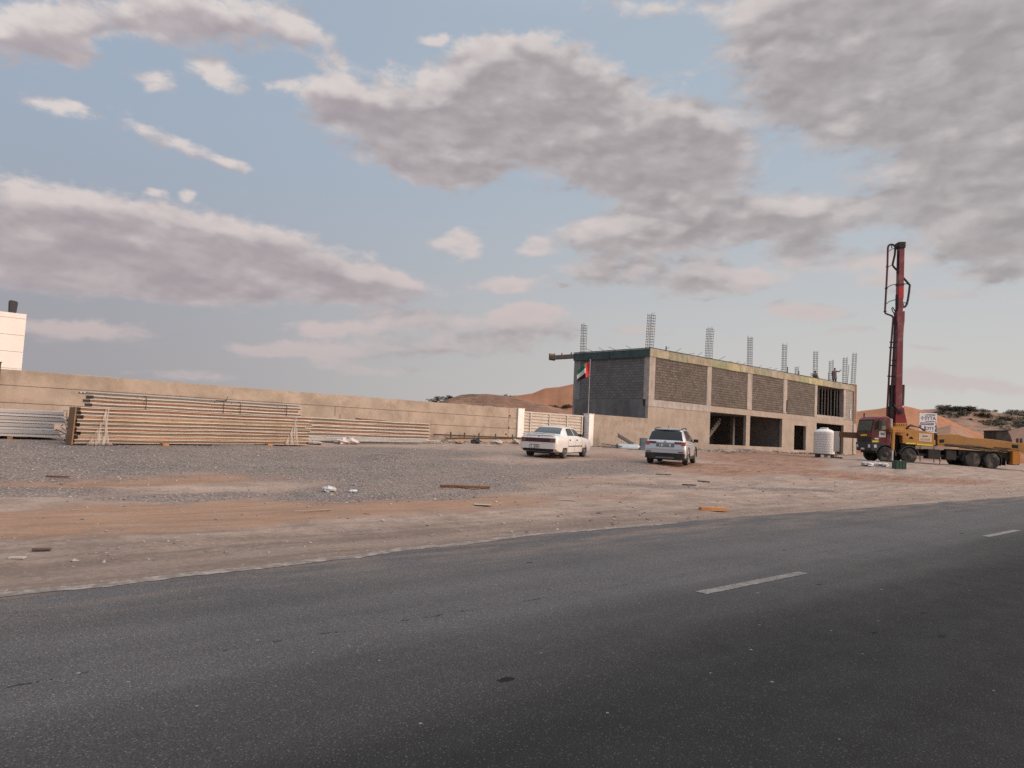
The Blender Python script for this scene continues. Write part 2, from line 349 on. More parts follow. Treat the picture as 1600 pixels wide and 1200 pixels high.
def amount(tab, x, y):
    s = 0
    for (a, b, u, v, t, w) in tab:
        c, q = math.cos(R_(t)), math.sin(R_(t)); dx, dy = x - a, y - b
        d = math.hypot((dx * c + dy * q) / u, (-dx * q + dy * c) / v)
        if d < 1.35: s = max(s, w * (1 - sst(.55, 1.35, d)))
    return s
def spread(lo, hi, step): 
    n = int(round((hi - lo) / step)); return [lo + (hi - lo) * i / n for i in range(n)]
def grow(start, end, k=1.35, s=1.0):
    o = []; x = start; d = s
    while x < end: o.append(x); x += d; d *= k
    return o + [end]
def make_ground():
    xs = [-v for v in grow(12, 6000, 1.5, 2)][::-1] + spread(-10, 0, .5) + spread(0, 22, .14) + spread(22, 45, .24) + spread(45, 92, .6) + grow(92, 9000, 1.5, 2)
    ys = [-v for v in grow(4.2, 6000, 1.6, 2)][::-1] + spread(-4, 6.6, 1.3) + spread(6.6, 8.6, .07) + spread(8.6, 14, .09) + spread(14, 24, .18) + spread(24, 36, .3) + grow(36, 9000, 1.5, 1.5)
    me = bpy.data.meshes.new('ground')
    vs = [(x, y, gnd(x, y)) for y in ys for x in xs]; c = len(xs)
    fs = [(i * c + j, i * c + j + 1, (i + 1) * c + j + 1, (i + 1) * c + j) for i in range(len(ys) - 1) for j in range(c - 1)]
    me.from_pydata(vs, [], fs)
    me.polygons.foreach_set('use_smooth', [True] * len(fs))
    for nm, tab in (('gravel', GRAVEL), ('sand', SAND), ('red', RED)):
        at = me.attributes.new(nm, 'FLOAT', 'POINT')
        at.data.foreach_set('value', [amount(tab, v[0] + .5 * noise.noise((v[0] * .5, v[1] * .9, 9)), v[1] + .35 * noise.noise((v[0] * .6, v[1] * .9, 2))) if -20 < v[0] < 100 and 0 < v[1] < 40 else 0.0 for v in vs])
    at = me.attributes.new('track', 'FLOAT', 'POINT'); at.data.foreach_set('value', [track(v[0], v[1]) for v in vs])
    m = bpy.data.materials.new('lot_ground'); m.use_nodes = True; k = NT(m.node_tree); b = m.node_tree.nodes['Principled BSDF']
    v = k.new('ShaderNodeTexCoord').outputs['Object']
    def att(n): a = k.new('ShaderNodeAttribute', attribute_name=n); return a.outputs['Fac']
    fine = k.noise(v, 14, 6, .65); mid = k.noise(v, 1.7, 6, .62); big = k.noise(v, .33, 4, .55)
    lng = k.noise(k.scale(v, (.22, 1.5, 1), rotz=R_(-12)), 1.6, 6, .62)
    lng2 = k.noise(k.scale(v, (.5, 4.5, 1), rotz=R_(-24)), 1.6, 5, .6)
    dirtc = k.mix(k.ramp(k.math('ADD', k.math('MULTIPLY', mid, .5), k.math('MULTIPLY', lng, .5)), .38, .62), DIRT_A, DIRT_B)
    dirtc = k.mix(k.ramp(fine, .30, .72), k.mix(.35, dirtc, (.06, .05, .045, 1)), dirtc)
    sandc = k.mix(k.ramp(lng2, .3, .7), SAND_A, SAND_B)
    sandc = k.mix(k.math('MULTIPLY', k.ramp(fine, .45, .7), .3), sandc, SAND_B)
    s = k.ramp(k.math('ADD', att('sand'), k.math('ADD', k.math('MULTIPLY', k.math('SUBTRACT', lng, .5), 1.3), k.math('MULTIPLY', k.math('SUBTRACT', fine, .5), .9))), .38, .72)
    c = k.mix(k.math('MULTIPLY', s, k.ramp(mid, .25, .6, .55, .95)), dirtc, sandc)
    redc = k.mix(k.ramp(lng2, .35, .68), RED_A, RED_B)
    r = k.ramp(k.math('ADD', att('red'), k.math('MULTIPLY', k.math('SUBTRACT', k.math('ADD', k.math('MULTIPLY', lng2, .55), k.math('MULTIPLY', mid, .45)), .5), 1.9)), .25, .72)
    c = k.mix(k.math('MULTIPLY', r, .85), c, redc)
    c = k.mix(k.math('MULTIPLY', k.math('MULTIPLY', k.ramp(k.math('ADD', k.sep(v)[1], k.math('MULTIPLY', k.math('SUBTRACT', mid, .5), 2.5)), 8.0, 10.6, 1, 0), k.ramp(k.sep(v)[0], 9, 24, 1, .45)), .92), c, k.mix(k.ramp(k.math('ADD', k.math('MULTIPLY', lng, .6), k.math('MULTIPLY', fine, .4)), .38, .64), (.125, .093, .075, 1), (.205, .155, .126, 1)))
    # gravel: single stones
    vo = k.voro(v, 17.0); vo2 = k.voro(v, 31.0)
    r1 = k.sep(k.vmath('ADD', vo.outputs['Color'], (0, 0, 0)))[0]; r2 = k.sep(k.vmath('ADD', vo2.outputs['Color'], (0, 0, 0)))[1]
    st = k.mix(k.ramp(r1, 0, 1, smooth=False), GRAV_A, GRAV_B)
    st = k.mix(k.math('MULTIPLY', k.math('GREATER_THAN', r2, .86), .55), st, GRAV_C)
    st = k.mix(k.ramp(vo.outputs['Distance'], .25, .6, 0, .75), st, (.055, .048, .046, 1))
    gm = k.math('ADD', att('gravel'), k.math('MULTIPLY', k.math('SUBTRACT', k.math('ADD', k.math('MULTIPLY', mid, .55), k.math('ADD', k.math('MULTIPLY', fine, .25), k.math('MULTIPLY', lng, .2))), .5), 2.6))
    g = k.ramp(gm, .36, .80)
    st = k.mix(k.ramp(big, .35, .65, 0, .4), st, k.mix(.6, st, dirtc))
    c = k.mix(k.math('MULTIPLY', g, .9), c, st)
    tk = att('track'); c = k.mix(k.math('MULTIPLY', k.math('MAXIMUM', tk, 0.0), .42, clamp=True), c, k.vmath('SCALE', dirtc, .72)); c = k.mix(k.math('MULTIPLY', k.math('MAXIMUM', k.math('MULTIPLY', tk, -1.0), 0.0), .35, clamp=True), c, DIRT_B)
    # loose single stones everywhere
    sp = k.math('MULTIPLY', k.math('GREATER_THAN', r1, .93), k.math('LESS_THAN', vo.outputs['Distance'], .32))
    c = k.mix(k.math('MULTIPLY', sp, .6), c, k.mix(r2, (.09, .08, .075, 1), (.42, .38, .35, 1)))
    k.l.new(c, b.inputs['Base Color']); b.inputs['Roughness'].default_value = .95; b.inputs['Specular IOR Level'].default_value = .15
    hh = k.math('ADD', k.math('MULTIPLY', lng2, .5), k.math('ADD', k.math('MULTIPLY', fine, .35), k.math('MULTIPLY', k.math('SUBTRACT', 1.0, vo.outputs['Distance']), k.math('MULTIPLY', g, .9))))
    k.l.new(k.bump(hh, .55, .05), b.inputs['Normal'])
    me.materials.append(m)
    o = bpy.data.objects.new('ground', me); COL.objects.link(o); tag(o, kind='structure'); return o
DIRT_A = (.25, .18, .14, 1); DIRT_B = (.37, .275, .222, 1); SAND_A = (.21, .119, .075, 1); SAND_B = (.29, .178, .116, 1)
RED_A = (.145, .072, .047, 1); RED_B = (.31, .180, .122, 1); GRAV_A = (.165, .132, .116, 1); GRAV_B = (.31, .256, .228, 1); GRAV_C = (.40, .36, .335, 1)
make_ground()

def make_road():
    m = bpy.data.materials.new('asphalt'); m.use_nodes = True; k = NT(m.node_tree); b = m.node_tree.nodes['Principled BSDF']
    v = k.new('ShaderNodeTexCoord').outputs['Object']; x, y, z = k.sep(v)
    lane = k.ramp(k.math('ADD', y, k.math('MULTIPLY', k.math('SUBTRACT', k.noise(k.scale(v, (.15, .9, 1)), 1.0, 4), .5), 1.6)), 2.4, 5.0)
    c = k.mix(lane, (.017, .0172, .017, 1), (.088, .083, .083, 1))  # near lane is darker asphalt, its colour also deepened for the lens's corner darkening
    # wheel paths and long worn bands
    band = k.noise(k.scale(v, (.03, 1.4, 1)), 1.0, 5, .6)
    c = k.mix(k.ramp(band, .35, .68, 0, .6), c, k.vmath('SCALE', c, 1.4))
    blot = k.noise(v, .55, 6, .62); c = k.mix(k.ramp(blot, .4, .7, 0, .35), c, k.mix(.5, c, (.03, .03, .031, 1)))
    dust = k.math('MULTIPLY', k.ramp(y, 5.6, 7.6), k.ramp(k.noise(k.scale(v, (.35, 1.6, 1)), 1.6, 7, .68), .40, .66))
    c = k.mix(k.math('MULTIPLY', dust, .6), c, (.24, .18, .14, 1))
    # aggregate
    vo = k.voro(v, 85.0); col = k.sep(k.vmath('ADD', vo.outputs['Color'], (0, 0, 0)))
    ag = k.math('MULTIPLY', k.math('GREATER_THAN', col[0], .80), k.math('LESS_THAN', vo.outputs['Distance'], .45))
    c = k.mix(k.math('MULTIPLY', ag, k.math('MULTIPLY', col[1], .55)), c, k.vmath('ADD', k.vmath('SCALE', c, 2.2), (.055, .053, .051)))
    c = k.mix(k.ramp(vo.outputs['Distance'], .3, .75, 0, .55), c, k.mix(.7, c, (.012, .012, .012, 1)))
    vs = k.voro(v, 11.0); cs = k.sep(k.vmath('ADD', vs.outputs['Color'], (0, 0, 0)))
    wn = k.math('MULTIPLY', k.math('SUBTRACT', k.noise(v, 60, 2), .5), .25)
    sp = k.math('MULTIPLY', k.math('GREATER_THAN', cs[0], .91), k.math('LESS_THAN', k.math('ADD', vs.outputs['Distance'], wn), k.math('MULTIPLY', cs[1], .15)))
    c = k.mix(k.math('MULTIPLY', sp, .75), c, (.25, .24, .23, 1))
    ho = k.voro(k.scale(v, (.8, 1.6, 1), (3.3, 1.1, 0)), 3.1); ch = k.sep(k.vmath('ADD', ho.outputs['Color'], (0, 0, 0)))
    wn2 = k.math('MULTIPLY', k.math('SUBTRACT', k.noise(v, 16, 4), .5), .22)
    hole = k.math('MULTIPLY', k.math('GREATER_THAN', ch[0], k.ramp(y, 1.5, 4.5, .66, .90)), k.math('LESS_THAN', k.math('ADD', ho.outputs['Distance'], wn2), k.math('MULTIPLY', ch[1], .18)))
    c = k.mix(k.math('MULTIPLY', hole, .9), c, (.006, .006, .006, 1))
    # broken paving seam
    jy = k.math('ADD', y, k.math('MULTIPLY', k.math('SUBTRACT', k.noise(k.scale(v, (1, 0, 0)), 2.0, 6, .65), .5), .22))
    seam = k.math('MULTIPLY', k.math('LESS_THAN', k.math('ABSOLUTE', k.math('SUBTRACT', jy, 4.78)), k.math('MULTIPLY', k.noise(v, 9, 3), .022)), k.math('GREATER_THAN', k.noise(k.scale(v, (1, .2, 1)), 4.3, 5, .7), .56))
    c = k.mix(k.math('MULTIPLY', seam, .8), c, (.01, .01, .01, 1))
    k.l.new(c, b.inputs['Base Color'])
    k.l.new(k.ramp(k.noise(v, 3, 4), .3, .7, .72, .90), b.inputs['Roughness']); b.inputs['Specular IOR Level'].default_value = .12
    h = k.math('SUBTRACT', k.math('SUBTRACT', k.noise(v, 160, 2), k.math('MULTIPLY', vo.outputs['Distance'], 1.2)), k.math('MULTIPLY', hole, 2.0))
    k.l.new(k.bump(h, .55, .008), b.inputs['Normal'])
    xs = [-v for v in grow(6, 4000, 1.6, 3)][::-1] + spread(-4, 40, 1.0) + grow(40, 6000, 1.5, 3)
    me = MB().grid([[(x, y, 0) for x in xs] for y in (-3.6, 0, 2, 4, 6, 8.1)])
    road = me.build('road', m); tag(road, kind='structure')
    pm = bpy.data.materials.new('worn_road_paint'); pm.use_nodes = True; k = NT(pm.node_tree); b = pm.node_tree.nodes['Principled BSDF']
    v = k.new('ShaderNodeTexCoord').outputs['Object']
    w = k.math('ADD', k.math('MULTIPLY', k.noise(v, 38, 5, .7), .6), k.math('MULTIPLY', k.noise(v, 5, 5, .65), .4))
    k.l.new(k.mix(k.ramp(w, .40, .60), (.075, .071, .069, 1), (.185, .170, .155, 1)), b.inputs['Base Color']); b.inputs['Roughness'].default_value = .85
    for i in range(9):
        x0 = 6.36 + 9.2 * i; g = MB(); n = 16; top = []; bot = []
        for j in range(n + 1):
            x = x0 + 2.15 * j / n
            bot.append((x, 4.055 + .012 * noise.noise((x * 9, 0, i)), .004)); top.append((x, 4.185 + .012 * noise.noise((x * 9, 5, i)), .004))
        g.grid([bot, top]); g.build('lane_dash', pm, road)
    # old pale edge strip, crumbling along the sand on the near stretch
    em = bpy.data.materials.new('crumbled_edge'); em.use_nodes = True; k = NT(em.node_tree); b = em.node_tree.nodes['Principled BSDF']
    v = k.new('ShaderNodeTexCoord').outputs['Object']
    k.l.new(k.mix(k.ramp(k.noise(v, 7, 6, .7), .42, .66), (.13, .105, .09, 1), (.27, .225, .195, 1)), b.inputs['Base Color']); b.inputs['Roughness'].default_value = .95
    bot = []; top = []
    for j in range(220):
        x = -3 + .065 * j; e = edge_y(x); t = max(.0, 1 - max(0, x - 3.2) / 8); 
        bot.append((x, e - .13 - .03 * t + .09 * noise.noise((x * .9, 3.1, 0)) + .05 * noise.noise((x * 3.1, 1.7, 0)) + .03 * noise.noise((x * 7, 0, 0)) + .015 * noise.noise((x * 23, 0, 0)), .004)); top.append((x, e + .09 * noise.noise((x * .9, 3.1, 0)) + .05 * noise.noise((x * 3.1, 1.7, 0)) + .02, .006))
    MB().grid([bot, top]).build('edge_strip', em, road)
make_road()

# ------------------------------------------------------------------ sand dunes
def dune_mat(name, a, b_, scrub=0.0):
    m = bpy.data.materials.new(name); m.use_nodes = True; k = NT(m.node_tree); b = m.node_tree.nodes['Principled BSDF']
    v = k.new('ShaderNodeTexCoord').outputs['Object']
    n = k.noise(v, .05, 6, .6); f = k.noise(k.scale(v, (1, 1, 3)), .8, 6, .6)
    c = k.mix(k.ramp(k.math('ADD', k.math('MULTIPLY', n, .6), k.math('MULTIPLY', f, .4)), .36, .64), a, b_)
    if scrub: c = k.mix(k.math('MULTIPLY', k.ramp(k.noise(k.scale(v, (1, 1, 2)), .22, 7, .68), .52, .62), scrub), c, (.075, .065, .045, 1))
    k.l.new(c, b.inputs['Base Color']); b.inputs['Roughness'].default_value = .95; b.inputs['Specular IOR Level'].default_value = .1
    k.l.new(k.bump(f, .5, .5), b.inputs['Normal']); return m
DUNES = {}
def dune(key, mat, dist, ridge, front=.34, back=.5, rough=.25, seed=0, ripple=0.0):
    """ridge: (azimuth, elevation) of the crest as seen from the road; built at its true distance"""
    P = []; H = []
    az0, az1 = ridge[0][0], ridge[-1][0]; n = 150; ks = [-1.0 + .08 * i for i in range(26)]
    for kk in ks:
        row = []
        for i in range(n + 1):
            a = az0 + (az1 - az0) * i / n
            for (p, q), (r, s) in zip(ridge, ridge[1:]):
                if a <= r + 1e-9: e = q + (s - q) * (a - p) / (r - p); break
            d0 = dist * (1 + .06 * noise.noise((a * .35, seed, 0)))
            hc = 1.5 + d0 * math.tan(R_(e))
            d = d0 * (1 + (kk * front if kk < 0 else kk * back))
            t = abs(kk); prof = (1 - t) ** 1.0 if kk < 0 else max(0, 1 - t) ** 1.2
            prof = prof * .75 + .25 * (.5 + .5 * math.cos(math.pi * min(1, t)))
            x, y = d * math.sin(R_(a)), d * math.cos(R_(a))
            fade = min(1, max(0, t * 5)) 
            z = .3 + (hc - .3) * prof
            z += rough * fade * min(1, prof * 3) * (noise.fractal((x * .06, y * .06, seed), 1, 2, 4) * 2.2) + .12 * rough * noise.noise((x * .5, y * .5, seed))
            if kk >= 1: z = -2
            row.append((x, y, z))
        P.append(row)
    o = MB().grid(P).build('sand_dune', mat, smooth=180); tag(o, kind='structure'); DUNES[key] = P
    return o
SANDM = dune_mat('dune_sand', (.275, .118, .062, 1), (.34, .158, .088, 1)); ROCKY = dune_mat('rocky_dune', (.15, .085, .058, 1), (.25, .14, .095, 1), .7)
SCRUB = dune_mat('scrub_dune', (.20, .12, .082, 1), (.28, .175, .125, 1), .75); DARKS = dune_mat('dull_dune_sand', (.22, .125, .085, 1), (.28, .165, .115, 1), .15)  # last one is a duller, less orange sand for the low dune and mound
dune('rocky', ROCKY, 150, [(33, .6), (35, 1.3), (36.2, 2.0), (37, 2.35), (38.05, 2.78), (39.2, 2.95), (40.0, 3.02), (41.5, 2.95), (43, 2.7), (45, 2.2), (48, 1.4)], rough=.8, seed=3)
dune('left', SANDM, 210, [(36, .4), (39, 2.0), (41.5, 2.85), (42.8, 3.0), (43.7, 3.2), (44.6, 3.62), (45.8, 3.78), (47.2, 4.16), (49, 4.5), (52, 4.3), (56, 3.2), (60, 1.5)], rough=.3, seed=8)
dune('right', SANDM, 170, [(60, 1.2), (64, 2.2), (66.5, 2.66), (67.5, 2.7), (68.9, 2.93), (69.7, 3.12), (70.4, 3.17), (71.0, 3.05), (71.5, 2.9), (72.8, 2.42), (73.7, 1.95), (74.5, 1.58), (75.3, 1.2), (76.4, .85), (79, .5)], rough=.25, seed=5)
dune('scrub', SCRUB, 260, [(66, 2.2), (69, 2.7), (71.5, 2.93), (72.4, 2.99), (73.4, 2.97), (74.5, 2.90), (75.5, 2.84), (76.4, 2.74), (77.3, 2.62), (79, 2.9), (81, 2.7), (84, 2.3), (88, 1.6)], rough=.7, seed=11)
dune('low', DARKS, 125, [(70.5, .6), (71.6, 1.35), (72.4, 1.7), (73.2, 1.93), (73.7, 1.75), (74.1, 1.5), (74.8, 1.0), (75.6, .7), (77, .5)], rough=.2, seed=14)
dune('mound', DARKS, 190, [(74, .6), (75.2, 1.0), (76.0, 1.45), (76.6, 1.72), (77.3, 2.0), (78.5, 2.3), (80, 2.4), (83, 2.0), (87, 1.2)], rough=.25, seed=17)
# ------------------------------------------------------------------ building under construction
def block_mat(name, a, b_, mortar, axis, bumps=.5, smear=.35, w=.42, h=.205):
    m = bpy.data.materials.new(name); m.use_nodes = True; k = NT(m.node_tree); b = m.node_tree.nodes['Principled BSDF']
    v = k.new('ShaderNodeTexCoord').outputs['Object']; x, y, z = k.sep(v)
    uv = k.comb(x if axis == 'x' else y, z)
    jit = k.new('ShaderNodeTexNoise'); k.l.new(v, jit.inputs['Vector']); jit.inputs['Scale'].default_value = 5
    uvj = k.vmath('ADD', uv, k.vmath('MULTIPLY', k.vmath('SUBTRACT', jit.outputs['Color'], (.5, .5, .5)), (.03, .03, 0)))
    br = k.new('ShaderNodeTexBrick'); k.l.new(uvj, br.inputs['Vector'])
    br.inputs['Color1'].default_value = a; br.inputs['Color2'].default_value = b_; br.inputs['Mortar'].default_value = mortar
    br.inputs['Scale'].default_value = 1.0; br.inputs['Mortar Size'].default_value = .02; br.inputs['Mortar Smooth'].default_value = .25
    br.inputs['Brick Width'].default_value = w; br.inputs['Row Height'].default_value = h; br.inputs['Bias'].default_value = -.1
    n = k.noise(v, .55, 6, .6); f = k.noise(v, 9, 5, .65)
    c = k.mix(k.ramp(n, .35, .68, 0, .7), br.outputs['Color'], k.mix(.5, br.outputs['Color'], a))
    c = k.mix(k.math('MULTIPLY', k.ramp(k.math('ADD', k.math('MULTIPLY', n, .5), k.math('MULTIPLY', f, .5)), .50, .66), smear), c, (.30, .27, .25, 1))
    c = k.mix(k.ramp(f, .3, .6, .45, 0), c, k.mix(.55, c, (.03, .028, .027, 1)))
    k.l.new(c, b.inputs['Base Color']); b.inputs['Roughness'].default_value = .93; b.inputs['Specular IOR Level'].default_value = .15
    h_ = k.math('SUBTRACT', k.math('MULTIPLY', f, .4), br.outputs['Fac'])
    k.l.new(k.bump(h_, bumps, .02), b.inputs['Normal']); return m
PLASTER = M('wall_plaster', (.365, .293, .232), .9, .17, .7, .25, 12, dirt=(.20, .155, .12), dscale=1.1, damt=.6, spec=.15)
FACEPL = M('front_render', (.335, .278, .23), .9, .12, .8, .2, 10, dirt=(.23, .18, .145), dscale=1.2, damt=.45, spec=.15)
RAWCON = M('raw_concrete', (.36, .32, .295), .9, .16, 1.6, .3, 14, dirt=(.17, .15, .135), dscale=1.8, damt=.6, streak=True, spec=.15)
COLCON = M('column_concrete', (.36, .31, .275), .9, .15, 2.0, .3, 16, dirt=(.15, .13, .115), dscale=1.1, damt=.8, streak=True, spec=.15)
DARKC = M('dark_grey_concrete', (.13, .12, .118), .9, .2, 1.2, .3, 12, dirt=(.26, .25, .25), dscale=1.1, damt=.35, streak=True, spec=.15)  # dark grey concrete of the side base, wall cores and cracks
INCON = M('inside_concrete', (.25, .225, .205), .95, .15, 1.0, .2, 10, spec=.1)
BLOCKF = block_mat('front_blocks', (.112, .092, .080, 1), (.180, .150, .130, 1), (.055, .046, .040, 1), 'x', smear=.22, bumps=.8)
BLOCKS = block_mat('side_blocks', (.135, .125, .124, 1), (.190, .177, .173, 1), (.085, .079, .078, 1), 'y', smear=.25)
BLOCKE = block_mat('pale_blocks', (.26, .235, .21, 1), (.33, .30, .27, 1), (.13, .115, .10, 1), 'x', smear=.3)
REBAR = M('rusty_rebar', (.085, .066, .060), .85, .3, 6, .2, 40, spec=.2)
TIMBER = M('timber', (.30, .19, .105), .85, .25, 3, .3, 25, spec=.15, aniso=(1, 1, 6))
ORANGEW = M('orange_timber', (.42, .20, .09), .85, .25, 3, .3, 25, spec=.15)
DKTIMB = M('dark_timber', (.085, .065, .055), .9, .3, 4, .3, 25, spec=.1)
B = thing('unfinished_building', 'two storey bare concrete block building under construction with rebar cages on its roof', 'building', (44.35, 33.79, .62))
FX, FY, EX, BY = 44.35, 33.79, 80.72, 41.35
def part(name, mb, mat, parent=B, **kw): return mb.build(name, mat, parent, world=True, **kw)
g = MB(); y0, y1 = FY, FY + .26      # ground floor front: piers, aprons under and strips above the openings
for x0, x1, z0, z1 in ((FX, 52.73, .3, 3.93), (52.73, 58.45, .3, 1.27), (58.45, 59.10, .3, 3.95), (59.10, 64.9, .3, 1.26), (64.9, 67.26, .3, 3.95), (67.26, 69.68, .3, 1.08), (69.68, 71.9, .3, 3.95),
                       (78.15, EX, .3, 3.95), (67.26, 69.68, 3.45, 3.95), (71.9, 78.15, 3.88, 3.95)):
    g.box(x0, x1, y0, y1, z0, z1)
part('ground_floor_wall', g, FACEPL)
g = MB(); g.box(FX - .02, 52.73, FY - .035, FY + .24, 3.93, 4.46); part('floor_beam', g, RAWCON)
g = MB(); g.box(52.73, EX, FY - .012, FY + .25, 3.95, 4.44); part('floor_beam', g, FACEPL)
for x0, x1, mt in ((FX + .72, 52.1, BLOCKF), (52.78, 58.5, BLOCKF), (59.32, 64.95, BLOCKF), (65.72, 71.38, BLOCKF), (78.58, EX - .35, BLOCKE)):
    g = MB(); g.box(x0, x1, FY + .02, FY + .22, 4.44 if x0 > 50 else 4.46, 7.72); part('block_wall', g, mt)
for x0, x1 in ((FX, FX + .72), (52.1, 52.78), (58.5, 59.32), (64.95, 65.72), (71.38, 71.95), (78.05, 78.58)):
    g = MB(); g.box(x0, x1, FY - .01, FY + .5, 4.46, 7.70); part('column', g, COLCON, bevel=.02)
# narrow gap in the blockwork and its dark slot
g = MB(); g.box(65.55, 65.80, FY - .016, FY + .1, 4.6, 5.75); part('wall_slot', g, M('slot_dark', (.02, .018, .017), .95, .2))
# upper window: deep opening with props
g = MB(); g.box(71.95, 78.05, FY - .01, FY + .3, 4.44, 4.72); part('window_sill', g, COLCON)
for i in range(8):
    x = 72.5 + .72 * i + random.uniform(-.08, .08)
    g = MB(); g.tube([(x, FY + .45, 4.44), (x + random.uniform(-.1, .1), FY + .45, 7.72)], .045, 6); part('prop', g, M('prop_steel', (.13, .12, .115), .7, .3, 5))
# sides, back, floors
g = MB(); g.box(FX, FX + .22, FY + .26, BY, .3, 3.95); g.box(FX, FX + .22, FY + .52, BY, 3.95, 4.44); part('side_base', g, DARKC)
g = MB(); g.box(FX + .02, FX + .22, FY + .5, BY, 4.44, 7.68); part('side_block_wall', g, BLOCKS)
g = MB(); g.box(FX - .012, FX + .2, BY - .5, BY + .01, 4.44, 7.66); part('column', g, M('grey_column', (.19, .19, .20), .9, .15, 2))
g = MB(); g.box(FX, EX, BY, BY + .22, .3, 8.0); part('back_wall', g, INCON)
g = MB(); g.box(EX - .24, EX, FY + .26, BY, .3, 7.7); part('side_wall', g, BLOCKE)
g = MB(); g.box(FX + .22, EX - .24, FY + .26, BY, 4.0, 4.42); part('floor_slab', g, INCON)
g = MB(); g.box(FX + .22, EX - .24, FY + .26, BY, .5, .82); part('ground_slab', g, INCON)
for x in (52.45, 65.3, 71.6):
    g = MB(); g.box(x, x + .2, FY + .30, BY, .82, 4.0); part('inner_wall', g, INCON)
for x in (54.0, 62.0):
    g = MB(); g.box(x, x + .3, FY + 3.4, FY + 3.7, .82, 4.0); part('inner_column', g, INCON)
g = MB()
for i in range(13):
    g.box(56.0 + .27 * i, 56.0 + .27 * (i + 1) + .02, FY + 3.2, FY + 4.4, .82 + .22 * i, 1.05 + .22 * i)
g.prism([(56.2, .83), (59.5, 3.52), (59.5, 3.2), (56.6, .83)], 'y', FY + 3.25, FY + 4.35); part('staircase', g, M('stair_concrete', (.19, .175, .165), .9, .15, 2))
# roof slab and its formwork boards
g = MB(); g.box(FX - .05, EX + .02, FY + .03, BY + .02, 7.72, 8.26); part('roof_slab', g, RAWCON)
FORM = [(.30, .27, .155), (.21, .23, .125), (.35, .315, .18), (.25, .26, .15), (.29, .25, .17), (.18, .205, .115)]
xb = FX - .05; i = 0
while xb < EX - .3:
    w = min(random.choice((2.44, 2.44, 1.83, 3.05)), EX + .02 - xb); c = FORM[(i * 5 + (i // 3)) % 6]
    z0 = 7.70 + random.uniform(-.03, .03)
    if i in (0, 1, 2): c = tuple(.55 * a + .45 * b for a, b in zip(c, (.33, .28, .23)))
    g = MB(); g.box(xb + .01, xb + w - .01, FY - .055, FY + .026, z0, 8.30 + random.uniform(-.015, .03))
    part('formwork_board', g, M('formwork_%d' % (i % 6), c, .85, .28, 1.4, .2, 10, dirt=(.20, .16, .11), dscale=1.3, damt=.8, streak=True)); xb += w; i += 1
g = MB(); g.box(FX - .15, EX + .1, FY - .09, FY - .005, 8.335, 8.385); part('formwork_rail', g, DKTIMB)
# dark green sheeting along the side
gm = bpy.data.materials.new('green_sheeting'); gm.use_nodes = True; k = NT(gm.node_tree); b = gm.node_tree.nodes['Principled BSDF']
v = k.new('ShaderNodeTexCoord').outputs['Object']; x, y, z = k.sep(v)
hat = k.math('SINE', k.math('MULTIPLY', k.math('ADD', y, k.math('MULTIPLY', z, 1.1)), 28.0))
c = k.mix(k.ramp(hat, -.3, .6), (.022, .045, .045, 1), (.055, .095, .09, 1)); c = k.mix(k.ramp(k.noise(v, 1.4, 5, .65), .45, .65, 0, .8), c, (.03, .034, .036, 1))
k.l.new(c, b.inputs['Base Color']); b.inputs['Roughness'].default_value = .8
yb = FY - .055
for j in range(4):
    w = (BY - FY + .3) / 4; g = MB(); g.box(FX - .11, FX - .055, yb + .01, yb + w - .01, 7.68, 8.28); part('green_formwork', g, gm); yb += w
g = MB(); g.box(FX - .14, FX - .06, FY - .1, BY + .2, 8.30, 8.36); part('formwork_rail', g, DKTIMB)
g = MB(); g.box(FX - .1, FX + .5, BY + .24, BY + 3.0, 7.93, 8.24); g.box(FX - .14, FX + .54, BY + 3.0, BY + 3.12, 7.85, 8.42)
for q in (.6, 1.7, 2.6): g.box(FX, FX + .08, BY + q, BY + q + .08, 8.24, 8.42)
part('overhang_beam', g, M('grey_timber', (.16, .125, .105), .9, .2, 3))
# timber column mould at the far corner
cf = MB(); cf.box(EX - .32, EX + .38, FY - .10, FY + .5, .5, 8.42); part('column', cf, M('pale_column', (.33, .28, .24), .9, .15, 2))
ci = MB(); ci.box(EX - .15, EX + .22, FY - .145, FY - .10, 4.2, 8.44); mould = part('column_mould', ci, M('red_brown_timber', (.20, .105, .065), .85, .25, 3))
for z in (5.0, 5.9, 6.65, 7.25):
    q = MB(); q.box(EX - .55, EX + .95, FY - .22, FY - .146, z, z + .11); part('mould_clamp', q, TIMBER, mould)
# cages standing out of the columns
def cage(x, y, h, w=.32, lean=(0, 0), step=.21, z0=8.3):
    g = MB()
    bw = random.uniform(-.06, .06)
    for a, b2 in ((-1, -1), (1, -1), (1, 1), (-1, 1), (0, -1), (0, 1)):
        hh = h + random.uniform(-.22, .16)
        g.tube([(x + a * w / 2, y + b2 * w / 2, z0 - .3), (x + a * w / 2 + lean[0] * .55 + random.uniform(-.02, .02), y + b2 * w / 2, z0 + h * .55), (x + a * w / 2 + lean[0] + bw + random.uniform(-.03, .03), y + b2 * w / 2 + lean[1], z0 + hh)], .013, 5)
    n = int(h / step)
    for i in range(n):
        t = (i + .6) / n; z = z0 + t * h * .97 + random.uniform(-.02, .02); X = x + lean[0] * t; Y = y + lean[1] * t; q = w / 2 + .012
        g.box(X - q, X + q, Y - q - .012, Y - q + .012, z, z + .024); g.box(X - q, X + q, Y + q - .012, Y + q + .012, z, z + .024)
        g.box(X - q - .012, X - q + .012, Y - q, Y + q, z + .03, z + .05); g.box(X + q - .012, X + q + .012, Y - q, Y + q, z + .03, z + .05)
    part('rebar_cage', g, REBAR)
